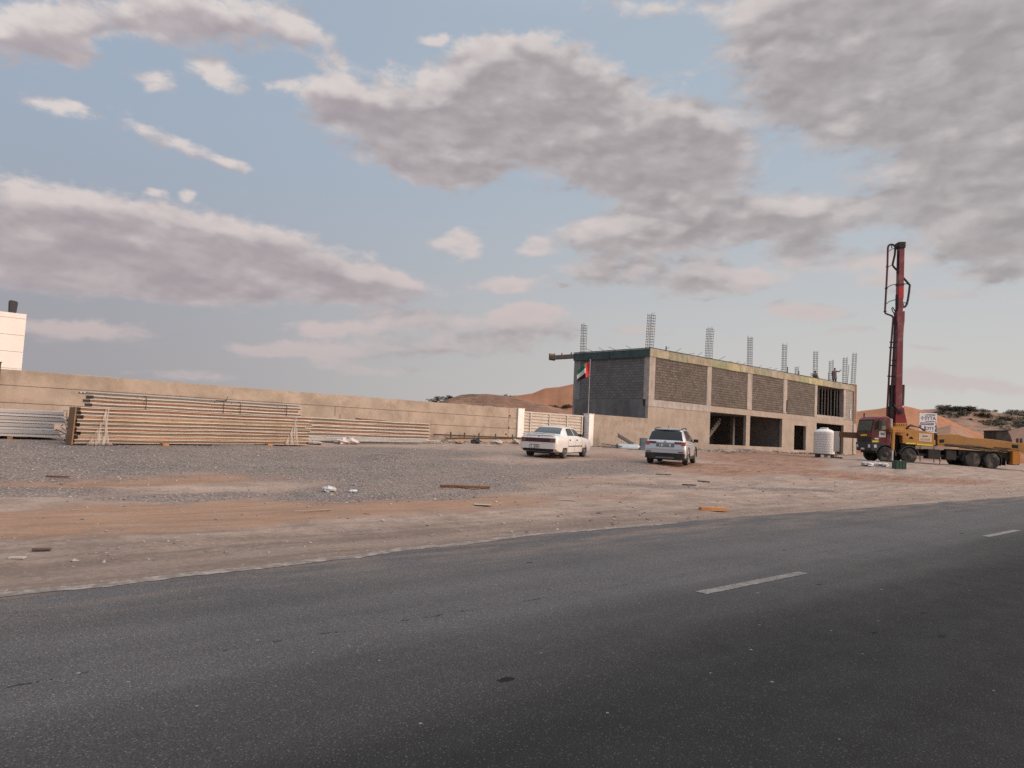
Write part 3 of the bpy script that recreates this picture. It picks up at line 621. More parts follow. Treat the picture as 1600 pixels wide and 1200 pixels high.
cage(44.72, 34.15, 2.75, .42, (.14, 0)); cage(52.8, 34.15, 2.75, .42, (.1, 0)); cage(59.3, 34.1, 2.75); cage(65.6, 34.1, 2.85); cage(72.05, 34.1, 2.9)
cage(80.3, 40.2, 2.3, .3); cage(79.4, 35.8, 2.7, .34); cage(79.0, 34.15, 2.95, .34, (.1, 0)); cage(81.0, 34.1, 3.7, .34, (.35, 0)); cage(44.75, 41.0, 2.5, .34)
for x in (46.2, 47.6, 49.2, 50.6, 53.8, 55.1, 56.5, 57.7, 60.4, 61.6, 62.9, 64.2, 67.8, 70.1):
    g = MB(); z = 8.25; g.tube([(x, FY + .12, z), (x + .05, FY + .1, z + .12), (x + .05 + random.uniform(.3, .8), FY + random.uniform(-.2, .1), z + .12 + random.uniform(.12, .4))], .016, 5); part('starter_bar', g, REBAR)
for y in (35.6, 37.2, 38.4, 39.6):
    g = MB(); g.tube([(FX, y, 8.25), (FX - .05, y, 8.4), (FX - .3, y + random.uniform(.2, .6), 8.6)], .016, 5); part('starter_bar', g, REBAR)
for x, h in ((66.6, .75), (68.9, .55), (47.0, .5), (75.4, 1.0), (80.0, 2.3)):
    g = MB(); g.tube([(x, FY + .5, 8.2), (x + (.35 if h > 1.5 else .05), FY + .5, 8.3 + h)], .05 if h < .9 else .025, 6); part('starter_bar', g, REBAR)
g = MB(); g.box(79.66, 79.85, FY - .03, FY + .02, 4.75, 5.7); part('wall_slot', g, M('slot_pale', (.5, .47, .44), .9, .2))

# ------------------------------------------------------------------ walls, gate, flag
GREYPL = M('grey_beige_plaster', (.315, .258, .212), .9, .14, 1.4, .3, 12, dirt=(.19, .15, .12), dscale=1.2, damt=.55, spec=.15)
def stain_wall(name, x0, x1, zt, zb, label, lines, parent_loc, mat=None):
    w = thing(name, label, 'wall', parent_loc)
    zs = [zb] + lines + [zt]
    for a, b2 in zip(zs, zs[1:]):
        g = MB(); n = max(2, int((x1 - x0) / .8))
        top = b2 - (.012 if b2 != zt else 0)
        g.box(x0, x1, FY - .06, FY + .16, a + (.012 if a != zb else 0), top)
        g.build('wall_band', mat or PLASTER, w, world=True)
    g = MB(); g.box(x0 + .01, x1 - .01, FY - .035, FY + .14, zb, zt - .01); g.build('wall_core', DARKC, w, world=True)
    return w
W1 = stain_wall('boundary_wall', -22, 30.95, 2.97, .05, 'long tan plastered boundary wall with two groove lines behind the metal bundles', [1.71, 2.375], (4, FY, .6))
g = MB(); random.seed(3)     # rough mortar along the top
top = []; 
for i in range(400):
    x = -22 + 52.9 * i / 399; top.append((x, 2.97 + max(-.004, .045 * noise.noise((x * 1.1, 0, 0)) + .03 * noise.noise((x * 4.3, 2, 0)))))
for (xa, za), (xb2, zb2) in zip(top, top[1:]):
    g.hexa([(xa, FY - .05, 2.955), (xb2, FY - .05, 2.955), (xb2, FY + .15, 2.955), (xa, FY + .15, 2.955), (xa, FY - .05, za + .012), (xb2, FY - .05, zb2 + .012), (xb2, FY + .15, zb2 + .012), (xa, FY + .15, za + .012)])
g.build('wall_coping', RAWCON, W1, world=True)
for x, z0, z1 in ((30.25, .8, 2.9), (18.3, 1.9, 2.38), (18.6, 1.75, 2.0)):
    g = MB(); g.box(x, x + .025, FY - .068, FY - .05, z0, z1); g.build('wall_crack', DARKC, W1, world=True)
for x, z in ((30.35, 2.5), (30.3, 1.75), (30.1, 1.35)):
    g = MB(); g.ball((x, FY - .07, z), (.07, .03, .06), 8, 4); g.build('wall_fixing', DKTIMB, W1, world=True)
W2 = stain_wall('boundary_wall', 38.1, 44.33, 3.0, .5, 'short plain tan wall between the white gate pillar and the block building', [], (41, FY, .6), GREYPL)
P_ = thing('steel_post', 'dark brown steel post standing at the left end of the tan wall', 'post', (3.9, FY - .2, .4))
g = MB(); g.box(3.87, 4.06, FY - .3, FY - .12, .3, 3.2); g.build('post_shaft', M('brown_steel', (.045, .03, .025), .6, .2), P_, world=True, bevel=.01)
g = MB(); g.box(3.85, 4.08, FY - .32, FY - .10, 3.2, 3.24); g.build('post_cap', M('brown_steel', (0, 0, 0)), P_, world=True)
WHITE = M('white_masonry_paint', (.80, .74, .69), .7, .05, 1.5, .1, 14, dirt=(.55, .48, .42), dscale=1.5, damt=.35, streak=True)
for x0, x1, lab in ((30.97, 31.5, 'white square gate pillar at the end of the long tan wall'), (37.62, 38.1, 'white square gate pillar below the flagpole')):
    p = thing('gate_pillar', lab, 'pillar', ((x0 + x1) / 2, FY + .1, .6), group='white pillars either side of the gate')
    g = MB(); g.box(x0, x1, FY - .16, FY + .36, .4, 2.98); g.build('pillar_shaft', WHITE, p, world=True, bevel=.015)
    g = MB(); g.box(x0 - .02, x1 + .02, FY - .18, FY + .38, 2.98, 3.02); g.build('pillar_cap', WHITE, p, world=True, bevel=.01)
CREAM = M('cream_gate_paint', (.46, .40, .34), .55, .08, 2, dirt=(.38, .30, .24), dscale=1.4, damt=.4)
G = thing('sliding_gate', 'cream metal sliding gate with ribbed panels behind the white sedan', 'gate', (34.4, FY + .05, .72))
gx0, gx1, gz0, gz1 = 31.52, 37.2, .86, 2.86
g = MB(); g.box(gx0, gx1, FY + .06, FY + .09, gz0, gz1); g.build('gate_sheet', CREAM, G, world=True)
g = MB(); g.box(gx0, gx1, FY + .0, FY + .06, gz0, gz0 + .1); g.box(gx0, gx1, FY + .0, FY + .06, gz1 - .1, gz1); g.build('gate_rail', CREAM, G, world=True, bevel=.008)
st = [31.56, 32.23, 33.95, 35.62, 37.1]
for x in st:
    g = MB(); g.box(x - .06, x + .06, FY - .012, FY + .058, gz0 + .1, gz1 - .1); g.build('gate_stile', CREAM, G, world=True, bevel=.008)
for a, b2 in zip(st, st[1:]):
    g = MB(); n = 9
    for i in range(n):
        z = gz0 + .16 + (gz1 - gz0 - .36) * i / (n - 1) * .97; h = .062; t = .035 if i % 2 else -.0
        g.prism([(FY + .055, z - h), (FY - .0, z - h * .25), (FY - .0, z + h * .35), (FY + .055, z + h)], 'x', a + .10, b2 - .10)
    g.build('gate_panel', CREAM, G, world=True)
g = MB(); g.box(37.2, 37.6, FY + .28, FY + .32, .8, 2.8); g.build('gate_gap_shade', M('dark_gap', (.03, .03, .035), .8, .1), G, world=True)  # dark sheet standing for the shaded gap between gate and pillar
# tan steel track beam lying along the wall
T_ = thing('steel_beam', 'long tan steel beam with a dark top rail lying along the foot of the wall', 'beam', (28, FY - .3, .6))
TANST = M('tan_steel', (.36, .24, .145), .6, .12, 1.5, dirt=(.24, .16, .10), dscale=1.2, damt=.5)
g = MB(); g.prism([(24.4, .62), (31.5, .66), (31.5, 1.10), (27.4, 1.02), (25.5, .92)], 'y', FY - .34, FY - .2); g.build('web', TANST, T_, world=True)
BRST = M('brown_steel', (0, 0, 0))
g = MB(); g.tube([(25.3, FY - .36, .95), (27.6, FY - .36, 1.04), (31.6, FY - .36, 1.13)], .035, 6); g.tube([(24.4, FY - .30, 1.16), (28, FY - .30, 1.15), (31.6, FY - .30, 1.16)], .035, 6); g.build('top_rail', BRST, T_, world=True)
for x in (25.6, 26.6, 27.7, 29.0, 30.4):
    g = MB(); g.box(x, x + .06, FY - .34, FY - .28, 1.0, 1.34); g.build('rail_post', BRST, T_, world=True)
# flag
F = thing('flag', 'red green white and black national flag on a thin pole above the white pillar', 'flag', (37.85, FY + .05, 3.02))
g = MB(); g.tube([(37.77, FY + .1, 3.0), (37.77, FY + .1, 6.72)], [.024, .018], 8); g.ball((37.77, FY + .1, 6.75), .045, 8, 5); g.build('flagpole', M('flagpole_paint', (.36, .35, .35), .4, .1), F, world=True, smooth=40)
def flagcloth():
    cols = [M('flag_red', (.50, .03, .035), .8, .08), M('flag_green', (.008, .13, .06), .8, .08), M('flag_white', (.52, .50, .49), .8, .05), M('flag_black', (.012, .012, .014), .8, .05)]
    g = MB(); nu, nv = 28, 24; q = {}
    def P(u, v):   # u along the fly, v down the hoist; hanging in folds, drooping to the left
        droop = .80 * u ** 1.2
        x = 37.74 - .62 * u + .06 * math.sin(u * 9 + v * 2); y = FY + .1 + .50 * u + .10 * math.sin(u * 8 + v * 1.5)
        z = 6.66 - 1.02 * v * (1 - .08 * u) - droop * .78 - .05 * math.sin(u * 7 + 1)
        return (x, y, z)
    for i in range(nu):
        for j in range(nv):
            u = (i + .5) / nu; v = (j + .5) / nv; g.cur = 0 if u < .36 else (1 if v < .333 else 2 if v < .667 else 3)
            a = [P((i + d) / nu, (j + e) / nv) for d, e in ((0, 0), (1, 0), (1, 1), (0, 1))]
            g.add(a, [(0, 1, 2, 3)])
    o = g.build('flag_cloth', cols, F, world=True, weld=True, smooth=180)
    s = o.modifiers.new('thickness', 'SOLIDIFY'); s.thickness = .006
flagcloth()
# white building beyond the wall
WB = thing('white_building', 'plain white building with thin horizontal groove lines behind the tan wall', 'building', (0, 45, .7))
CLAD = M('white_cladding', (.74, .68, .63), .7, .04, .8, dirt=(.6, .53, .48), dscale=.6, damt=.3, streak=True)
for z0, z1 in ((.6, 2.6), (2.615, 3.4), (3.415, 4.215), (4.23, 5.02), (5.035, 5.83), (5.845, 6.08)):
    g = MB(); g.box(-9, 5.92, 42.0, 50, z0, z1); g.build('cladding_band', CLAD, WB, world=True)
g = MB(); g.box(-8.97, 5.89, 42.03, 49.97, .6, 6.05); g.build('wall', M('groove_dark', (.10, .085, .08), .9, .1), WB, world=True)
K = thing('loudspeaker', 'small dark rounded box standing on the white building parapet', 'speaker', (5.38, 42.3, 6.08))
g = MB(); g.prism([(-.16, .06), (-.12, 0), (.10, 0), (.15, .06), (.18, .54), (.10, .60), (-.14, .62), (-.18, .58)], 'y', -.16, .16); g.build('speaker_case', M('black_plastic', (.018, .018, .022), .5, .15), K, bevel=.03)
g = MB(); g.box(-.06, .06, -.06, .06, -.04, .02); g.build('speaker_foot', M('black_plastic', (0, 0, 0)), K)
# ------------------------------------------------------------------ concrete pump truck
TRED = M('truck_red_paint', (.13, .02, .023), .42, .18, 1.5, dirt=(.20, .12, .10), dscale=2.2, damt=.45, coat=.25)
BRED = M('boom_red_paint', (.17, .034, .042), .6, .15, 1.2, dirt=(.30, .20, .20), dscale=1.5, damt=.5)
YEL = M('machine_orange_paint', (.44, .20, .042), .55, .15, 1.4, dirt=(.27, .15, .07), dscale=1.6, damt=.6)
BRNY = M('dirty_orange_paint', (.36, .175, .048), .65, .2, 1.2, dirt=(.17, .09, .05), dscale=1.2, damt=.65)
BLK = M('chassis_black', (.018, .017, .017), .7, .25, 3, dirt=(.07, .055, .045), dscale=2.5, damt=.45)
DPL = M('dark_bumper_plastic', (.035, .035, .038), .65, .2, 3, dirt=(.10, .08, .07), dscale=2.5, damt=.4)
RUB = M('tyre_rubber', (.030, .028, .027), .9, .25, 6, .2, 60, dirt=(.19, .16, .135), dscale=2.2, damt=.85)
RIMD = M('dusty_wheel_rim', (.022, .020, .02), .6, .25, 5, dirt=(.10, .08, .065), dscale=4, damt=.4)
GLASS = M('dark_vehicle_glass', (.025, .032, .033), .06, 0.0, spec=.9, coat=.3)
STEEL = M('bare_steel_rod', (.55, .53, .52), .35, .1, 4, metal=.6)
PIPE = M('delivery_pipe_paint', (.10, .022, .028), .5, .2, 2)
PIPEB = M('dark_pipe', (.022, .018, .019), .55, .25, 3)
STICK = M('white_sticker', (.62, .58, .54), .6, .06, 3)
SGREY = M('sticker_print', (.14, .14, .15), .7, .1, 3)
REFL = M('reflective_yellow', (.66, .60, .05), .45, .12, 8)
TYREP = [(.30, -.145), (.47, -.155), (.535, -.13), (.56, -.10), (.56, .10), (.535, .13), (.47, .155), (.30, .145)]
S_ = .0466
def TP(px, py):   # a point of the truck's near side, from its measured elevation
    base = 722 + .062 * (px - 1385)
    return ((px - (base - py) * .014 - 1362) * S_, (base - py) * S_)
TX, TY = 54.8, 21.7
TR = thing('concrete_pump_truck', 'dusty concrete pump truck with red cab, orange body and folded upright red boom', 'truck', (TX, TY, gz(TX, TY) - .02), R_(-44.0), roty=R_(.8))
def tbox(name, x0, x1, y0, y1, za, zb2, mat, parent=TR, bevel=.02): return MB().box(x0, x1, y0, y1, za, zb2).build(name, mat, parent, bevel=bevel)
def sideprism(pts, y0, y1): return MB().prism([TP(*p) for p in pts], 'y', y0, y1)
W_ = 2.5
# chassis
g = MB(); g.box(.2, 10.6, .75, 1.75, .78, 1.12); g.box(.3, 10.4, .3, 2.2, .62, .80); chas = g.build('chassis', BLK, TR, bevel=.02)
for x, wd in ((4.55, .9), (5.75, .75)): tbox('fuel_tank', x - wd / 2, x + wd / 2, .12, .8, .45, 1.15, BLK, chas, .05)
tbox('under_box', 2.2, 3.25, .2, 2.3, .55, 1.6, BLK, chas); tbox('under_box', 6.35, 10.0, .3, 2.2, .82, 1.25, BLK, chas)
g = MB(); g.tube([(5.0, .2, .5), (5.0, .2, .06)], .03, 6); g.box(4.8, 5.2, .1, .3, .0, .05); g.build('drain_leg', BLK, chas)
# wheels
def truck_wheel(x, z, y, far=False, twin=False):
    w = TR; g = MB(); g.lathe([(r, h) for r, h in TYREP], (x, y, z), 'y', 28)
    t = g.build('wheel', RUB, TR, smooth=35)
    q = -1 if not far else 1
    g = MB(); prof = [(.40, .0), (.40, .05), (.34, .10), (.21, .13), (.17, .04), (.13, .02), (.11, -.03), (.001, -.04)] if twin else [(.40, .0), (.38, .03), (.33, .07), (.24, .02), (.19, -.03), (.12, -.06), (.001, -.07)]
    g.lathe([(r, -q * h * -1 if far else h) for r, h in prof], (x, y + q * .155 * (.75), z), 'y', 24)
    g.build('rim', RIMD, t, smooth=35)
    g = MB()
    for i in range(10):
        a = 2 * math.pi * i / 10; g.ball((x + .27 * math.cos(a), y + q * .125, z + .27 * math.sin(a)), .022, 6, 4)
    g.build('wheel_nuts', RIMD, t)
WX = [(1385.0, 709.6, False), (1420.8, 711.9, False), (1517.3, 718.9, True), (1546.9, 720.0, True)]
for px, py, tw in WX:
    x, z = TP(px, py); z = .56
    truck_wheel(x, z, .17, twin=tw); truck_wheel(x, z, W_ - .17, True, twin=tw)
    if tw:
        truck_wheel(x, z, .52, twin=tw); truck_wheel(x, z, W_ - .52, True, twin=tw)
def arch(name, cx, cz, r0, r1, y0, y1, a0=10, a1=170, parent=TR, mat=DPL):
    pts = [(cx + r1 * math.cos(R_(a0 + (a1 - a0) * i / 16)), cz + r1 * math.sin(R_(a0 + (a1 - a0) * i / 16))) for i in range(17)]
    pts += [(cx + r0 * math.cos(R_(a1 - (a1 - a0) * i / 16)), cz + r0 * math.sin(R_(a1 - (a1 - a0) * i / 16))) for i in range(17)]
    return MB().prism(pts, 'y', y0, y1).build(name, mat, parent, bevel=.01)
arch('fender', TP(1385, 709)[0], .56, .66, .74, .02, .55, -5, 175); arch('fender', TP(1420.8, 712)[0], .56, .66, .72, .02, .55, 5, 172)
arch('fender', TP(1385, 709)[0], .56, .66, .74, W_ - .55, W_ - .02, -5, 175); arch('fender', TP(1546.9, 720)[0], .58, .66, .70, .05, .6, -28, 40); arch('fender', TP(1517.3, 719)[0], .58, .66, .70, .05, .6, 140, 190)
# cab: side outline with the raked screen at the front
cabo = [(1363.2, 690.5), (1362.6, 676.5), (1366.2, 654.8), (1368.5, 652.0), (1388.0, 651.6), (1391.8, 654.0), (1392.5, 692), (1391, 697), (1378, 694.5), (1370, 698)]
cab = sideprism(cabo, .02, W_ - .02).build('cab', TRED, TR, bevel=.05)
rf = [(1368.0, 652.2), (1369.5, 650.6), (1386, 650.2), (1390.5, 652.0)]
sideprism(rf, .15, W_ - .15).build('cab_roof', M('faded_red_roof', (.34, .10, .10), .45, .15, 2), cab, bevel=.03)
def frontquad(za, zb2, ya, yb2, off, name, mat, parent):   # a panel lying on the raked front of the cab
    def fx(z): 
        z0, z1, z2 = TP(1363.2, 690.5)[1], TP(1362.6, 676.5)[1], TP(1366.2, 654.8)[1]
        x0, x1, x2 = TP(1363.2, 690.5)[0], TP(1362.6, 676.5)[0], TP(1366.2, 654.8)[0]
        return x0 + (x1 - x0) * (z - z0) / (z1 - z0) if z < z1 else x1 + (x2 - x1) * (z - z1) / (z2 - z1)
    ps = []
    for o_ in (.0, off):
        ps += [(fx(za) - o_, ya, za), (fx(za) - o_, yb2, za), (fx(zb2) - o_, yb2, zb2), (fx(zb2) - o_, ya, zb2)]
    return MB().add(ps, [(0, 1, 2, 3), (7, 6, 5, 4), (0, 4, 5, 1), (1, 5, 6, 2), (2, 6, 7, 3), (3, 7, 4, 0)]).build(name, mat, parent, bevel=.012)
zt, zs = TP(1366.2, 655.4)[1], TP(1362.6, 675.6)[1]
fr = frontquad(zs, zt, .06, W_ - .06, .02, 'windscreen', M('screen_surround', (.018, .018, .02), .4, .1), cab)
frontquad(zs + .12, zt - .1, .17, W_ - .17, .032, 'screen_glass', M('screen_glass_tint', (.05, .065, .06), .08, .0, spec=.9), fr)
g = MB(); x1, z1 = TP(1362.8, 676)
for y in (.9, 1.6): g.tube([(x1 - .07, y, z1 + .06), (x1 + .02, y + .6, z1 + .34)], .012, 5)
g.build('wiper', BLK, fr)
gr = frontquad(TP(1363, 690)[1], TP(1362.7, 682.5)[1], .22, W_ - .22, .03, 'grille', DPL, cab)
for i in range(4):
    z = TP(1363, 690)[1] + .05 + .08 * i; frontquad(z, z + .03, .3, W_ - .3, .045, 'grille_bar', BLK, gr)
frontquad(TP(1363, 681.2)[1], TP(1363, 678.6)[1], .75, 1.75, .03, 'front_strip', REFL, cab)
# bumper with headlights
bx = [(1361.6, 691.0), (1362.2, 703.5), (1366, 705), (1372, 704.5), (1374, 699), (1380, 695.5), (1379, 691.5)]
bum = sideprism(bx, -.01, W_ + .01).build('bumper', DPL, TR, bevel=.04)
hx, hz = TP(1361.6, 697)
for y in (.12, W_ - .42):
    h = MB().box(hx - .04, hx + .2, y, y + .3, hz - .12, hz + .12).build('headlight', M('lamp_lens', (.55, .56, .56), .15, .05, 5, spec=.8), bum, bevel=.03)
tbox('number_plate', hx - .05, hx - .005, 1.0, 1.5, hz - .26, hz - .14, STICK, bum, 0)
sl = MB(); a, b2 = TP(1366, 697); sl.box(a, a + .2, -.035, -.005, b2 - .11, b2 + .11); sl.build('side_lamp', M('lamp_lens', (0, 0, 0)), bum, bevel=.02)
# cab side: door window, mirror, sticker, step
win = sideprism([(1368.6, 673.0), (1368.2, 661.0), (1370.0, 658.0), (1384.6, 657.6), (1384.8, 672.7)], .002, .04).build('side_window', M('side_glass', (.045, .045, .03), .08, 0, spec=.9), cab)
sideprism([(1378.0, 671.5), (1378.0, 665.5), (1384.2, 665.5), (1384.2, 671.5)], -.006, .0).build('window_lower', M('window_dust', (.22, .19, .10), .4, .2, 3), win)
g = MB(); X, Z = TP(1373.2, 664.5); g.box(X - .12, X + .12, -.26, -.16, Z - .32, Z + .32); g.tube([(X, -.2, Z + .3), (X + .1, .03, Z + .42)], .02, 6); g.tube([(X, -.2, Z - .3), (X + .1, .03, Z - .34)], .02, 6); g.build('mirror', BLK, cab, bevel=.02)
g = MB(); X, Z = TP(1373.2, 664.5); g.box(X - .12, X + .12, W_ + .16, W_ + .26, Z - .32, Z + .32); g.tube([(X, W_ + .2, Z + .3), (X + .1, W_ - .03, Z + .42)], .02, 6); g.build('mirror', BLK, cab, bevel=.02)
def sidepanel(name, pts, mat, parent, t=.012, y=.02): return sideprism(pts, y - t, y).build(name, mat, parent)
def printlines(parent, pts_list):
    for p in pts_list:
        sidepanel('print_mark', [(p[0], p[1]), (p[0], p[2]), (p[3], p[2]), (p[3], p[1])], SGREY, parent, .016)
stk = sidepanel('door_sticker', [(1374, 683.2), (1374, 673.7), (1384.2, 673.7), (1384.2, 683.2)], STICK, cab)
printlines(stk, [(1376.5, 679.4, 677.2, 1383), (1375.5, 677.0, 676.4, 1381)])
sidepanel('door_sticker', [(1367.4, 686.6), (1367.4, 684.2), (1373.6, 684.2), (1373.6, 686.6)], STICK, cab)
sidepanel('reflective_strip', [(1363.6, 690.8), (1363.6, 688.2), (1373.6, 688.2), (1373.6, 690.8)], REFL, cab)
g = MB(); X, Z = TP(1381.5, 674.8); g.box(X, X + .14, -.0, .019, Z - .02, Z + .02); g.build('door_handle', BLK, cab)
for px in (1366.2, 1385.8):
    sidepanel('door_seam', [(px, 690), (px, 656), (px + .35, 656), (px + .35, 690)], M('seam_dark', (.03, .008, .008), .8, .1), cab, .003)
g = MB(); X, Z = TP(1391, 652); g.tube([(X - 1.0, 2.0, Z), (X - 1.0, 2.0, Z + .28)], .05, 8); g.build('roof_lamp', BLK, cab)
# exhaust stack
g = MB(); X, Z = TP(1395.6, 666.2); g.lathe([(.13, -.2), (.14, 0), (.14, .52), (.11, .55), (.001, .55)], (X, .45, Z), 'z', 16); g.build('exhaust_stack', M('exhaust_steel', (.28, .26, .25), .45, .2, 4, metal=.5), TR, smooth=40)
# turret and front outriggers
g = sideprism([(1398.5, 668), (1398.5, 660.4), (1417.0, 660.4), (1418.0, 664.8), (1416, 668.5)], .55, 1.95); tur = g.build('turret', YEL, TR, bevel=.03); tur.location.x = .29
g = MB()
for i in range(5):
    X, Z = TP(1400.5 + 3.6 * i, 662.6); g.box(X, X + .10, .52, .555, Z - .1, Z + .05)
g.build('turret_bolts', YEL, tur, bevel=.01)
sideprism([(1392.5, 720), (1392.5, 678), (1411, 678), (1411, 720)], .6, 1.9).build('turret_column', BLK, TR, bevel=.02)
og = sideprism([(1391.5, 677.5), (1391.5, 668.2), (1396, 666.6), (1414, 666.4), (1414, 692.5), (1409.6, 692.5), (1409.6, 681), (1400.5, 678.6), (1400.5, 677.9)], -.02, .42).build('outrigger', YEL, TR, bevel=.02)
for a in ((1392.4, 677.0, 669.8, 1400.2), (1401.6, 678.2, 670.6, 1408.4)):
    sideprism([(a[0], a[1]), (a[0], a[2]), (a[3], a[2]), (a[3], a[1])], -.05, -.022).build('outrigger_plate', M('outrigger_pale', (.60, .30, .10), .55, .12, 2), og, bevel=.012)
lg = sideprism([(1388.0, 703.0), (1388.6, 670.5), (1392.4, 670.5), (1391.4, 703.0)], -.62, -.42).build('outrigger_leg', YEL, TR, bevel=.02)
g = MB(); X, Z = TP(1389.4, 703); g.tube([(X, -.52, Z + .1), (X, -.52, -.02)], .055, 10); g.build('jack_rod', STEEL, lg, smooth=40)
g = MB(); g.box(X - .3, X + .3, -.85, -.2, -.10, -.01); g.build('jack_pad', TIMBER, lg, bevel=.02)
g = MB(); X2, Z2 = TP(1390.2, 672.5); g.box(X2 - .06, X2 + .9, -.5, .1, Z2 - .14, Z2 + .14); g.build('outrigger_arm', YEL, lg, bevel=.02)
# far front outrigger: swung out ahead of the cab, its leg beside the white water tank
fo = MB(); fo.hexa([(-1.25, W_ + .55, 1.68), (1.5, W_ - .35, 1.62), (1.5, W_ - .05, 1.62), (-1.25, W_ + .85, 1.68), (-1.25, W_ + .55, 2.08), (1.5, W_ - .35, 2.12), (1.5, W_ - .05, 2.12), (-1.25, W_ + .85, 2.08)])
fob = fo.build('outrigger_arm', M('brown_outrigger', (.15, .075, .035), .65, .2, 2), TR, bevel=.02)
g = MB(); g.box(-1.34, -1.03, W_ + .5, W_ + .9, .55, 2.10); g.build('outrigger_leg', M('pale_leg', (.55, .50, .46), .6, .12, 2, dirt=(.3, .22, .16), dscale=2, damt=.5), fob, bevel=.02)
g = MB(); g.box(-1.03, -.92, W_ + .55, W_ + .85, .35, 2.0); g.build('leg_brace', M('brown_outrigger', (0, 0, 0)), fob, bevel=.01)
g = MB(); g.tube([(-1.18, W_ + .7, .6), (-1.18, W_ + .7, .02)], .06, 10); g.build('jack_rod', STEEL, fob, smooth=40)
g = MB(); g.box(-1.6, -.7, W_ + .4, W_ + 1.0, -.12, .03); g.box(-1.5, -.8, W_ + .45, W_ + .95, .03, .15); g.build('jack_pad', DKTIMB, fob, bevel=.02)
# hoses and fittings along the body
g = MB(); random.seed(8)
for i in range(5):
    pts = [(5.2 + .9 * j, -.03 - .05 * (i % 2), 1.42 + .05 * i - .035 * j + .05 * math.sin(j * 1.7 + i)) for j in range(6)]
    g.tube(pts, .022, 5)
g.build('side_hoses', PIPEB, TR, smooth=50)
g = MB(); g.tube([(2.75, 1.0, 2.3), (2.9, .4, 2.75), (3.6, .45, 2.7), (4.2, .9, 2.45)], .05, 6); g.tube([(2.7, 1.4, 2.3), (3.1, .7, 2.85), (4.0, .7, 2.6), (4.6, 1.1, 2.3)], .04, 6); g.build('deck_hoses', PIPEB, TR, smooth=50)
for x in (7.15, 9.55): tbox('mud_flap', x, x + .03, .06, .6, .3, .85, BLK)
# orange engine box
eb = sideprism([(1413.8, 693.4), (1413.8, 672.4), (1417, 671.2), (1430, 671.6), (1457.6, 676.2), (1457.6, 697.0)], .0, W_).build('tool_box', YEL, TR, bevel=.03)
sideprism([(1417.5, 672.5), (1417.5, 667.6), (1423, 668.2), (1452, 674.2), (1452, 676.5)], .7, 1.9).build('box_cover', M('olive_cover', (.13, .105, .05), .8, .2, 2), eb, bevel=.03)
ep = sidepanel('company_plate', [(1434.8, 689.2), (1434.8, 676.9), (1454.2, 678.2), (1454.2, 690.4)], M('cream_plate', (.60, .47, .34), .6, .08, 3), eb, .014, 0)
for p in ((1440, 682.3, 680.3, 1448), (1436.5, 686.2, 685.4, 1452), (1437.5, 687.9, 687.4, 1451.5)):
    sidepanel('print_mark', [(p[0], p[1]), (p[0], p[2]), (p[3], p[2] + .5), (p[3], p[1] + .5)], SGREY, ep, .004, -.014)
for pts in ([(1415.8, 680.5), (1415.8, 677.2), (1418.6, 677.2), (1418.6, 681), (1417.4, 682)], [(1419.2, 685.8), (1421.2, 682.4), (1424, 682.2), (1426.8, 686)]):
    sidepanel('box_opening', pts, M('opening_dark', (.012, .011, .011), .9, .1), eb, .006, 0)
sidepanel('reflective_strip', [(1415, 693.6), (1415, 691.3), (1430, 692), (1430, 694.2)], REFL, eb, .012, 0)
sidepanel('reflective_strip', [(1431.5, 695.2), (1431.5, 693.0), (1456.5, 694.8), (1456.5, 696.6)], REFL, eb, .012, 0)
sideprism([(1458.2, 696), (1458.2, 676.4), (1464, 676.4), (1464, 697)], .15, W_ - .15).build('frame_post', BLK, TR, bevel=.02)
sideprism([(1458.4, 695.2), (1458.4, 687.4), (1460.0, 687.4), (1460.0, 695.2)], .02, .14).build('marker_plate', M('outrigger_pale', (0, 0, 0)), TR)
# long side beam of the body with its dip, and the ridge
bb = sideprism([(1464, 694.6), (1464, 678.6), (1484, 678.2), (1495, 679.0), (1503, 681.2), (1511, 683.4), (1545, 686.2), (1576, 690.4), (1588, 692.2), (1588, 703.8), (1576, 702.4)], .05, W_ - .05).build('body_beam', BRNY, TR, bevel=.03)
sidepanel('beam_opening', [(1466.6, 692), (1466.6, 686.6), (1474, 686.4), (1474, 691), (1471, 692.2)], M('opening_dark', (0, 0, 0)), bb, .006, .05)
sidepanel('beam_opening', [(1576.6, 699.8), (1576.6, 694.2), (1586, 695.4), (1586, 700.6)], M('opening_dark', (0, 0, 0)), bb, .006, .05)
sidepanel('beam_ledge', [(1464, 696.6), (1464, 694.9), (1588, 704.0), (1588, 705.6)], YEL, bb, .06, .05)
sidepanel('beam_ledge', [(1549, 699.2), (1549, 698.2), (1575, 700.6), (1575, 701.4)], M('opening_dark', (0, 0, 0)), bb, .012, .05)
sidepanel('reflective_strip', [(1496, 700.6), (1496, 698.6), (1569.5, 705.2), (1569.5, 707.0)], REFL, TR, .02, .12)
# hopper
hp = sideprism([(1551.2, 690), (1551.6, 672.9), (1569.0, 672.6), (1573.5, 680), (1576.8, 691.5)], .5, W_ - .5).build('hopper', M('hopper_dark', (.035, .026, .022), .85, .3, 3, .3, 12, dirt=(.12, .09, .07), dscale=2, damt=.5), TR, bevel=.03); hp.location.x = .35
sideprism([(1550.6, 673.6), (1550.8, 672.2), (1569.6, 671.9), (1570.2, 673.4)], .46, W_ - .46).build('hopper_rim', M('opening_dark', (0, 0, 0)), hp)
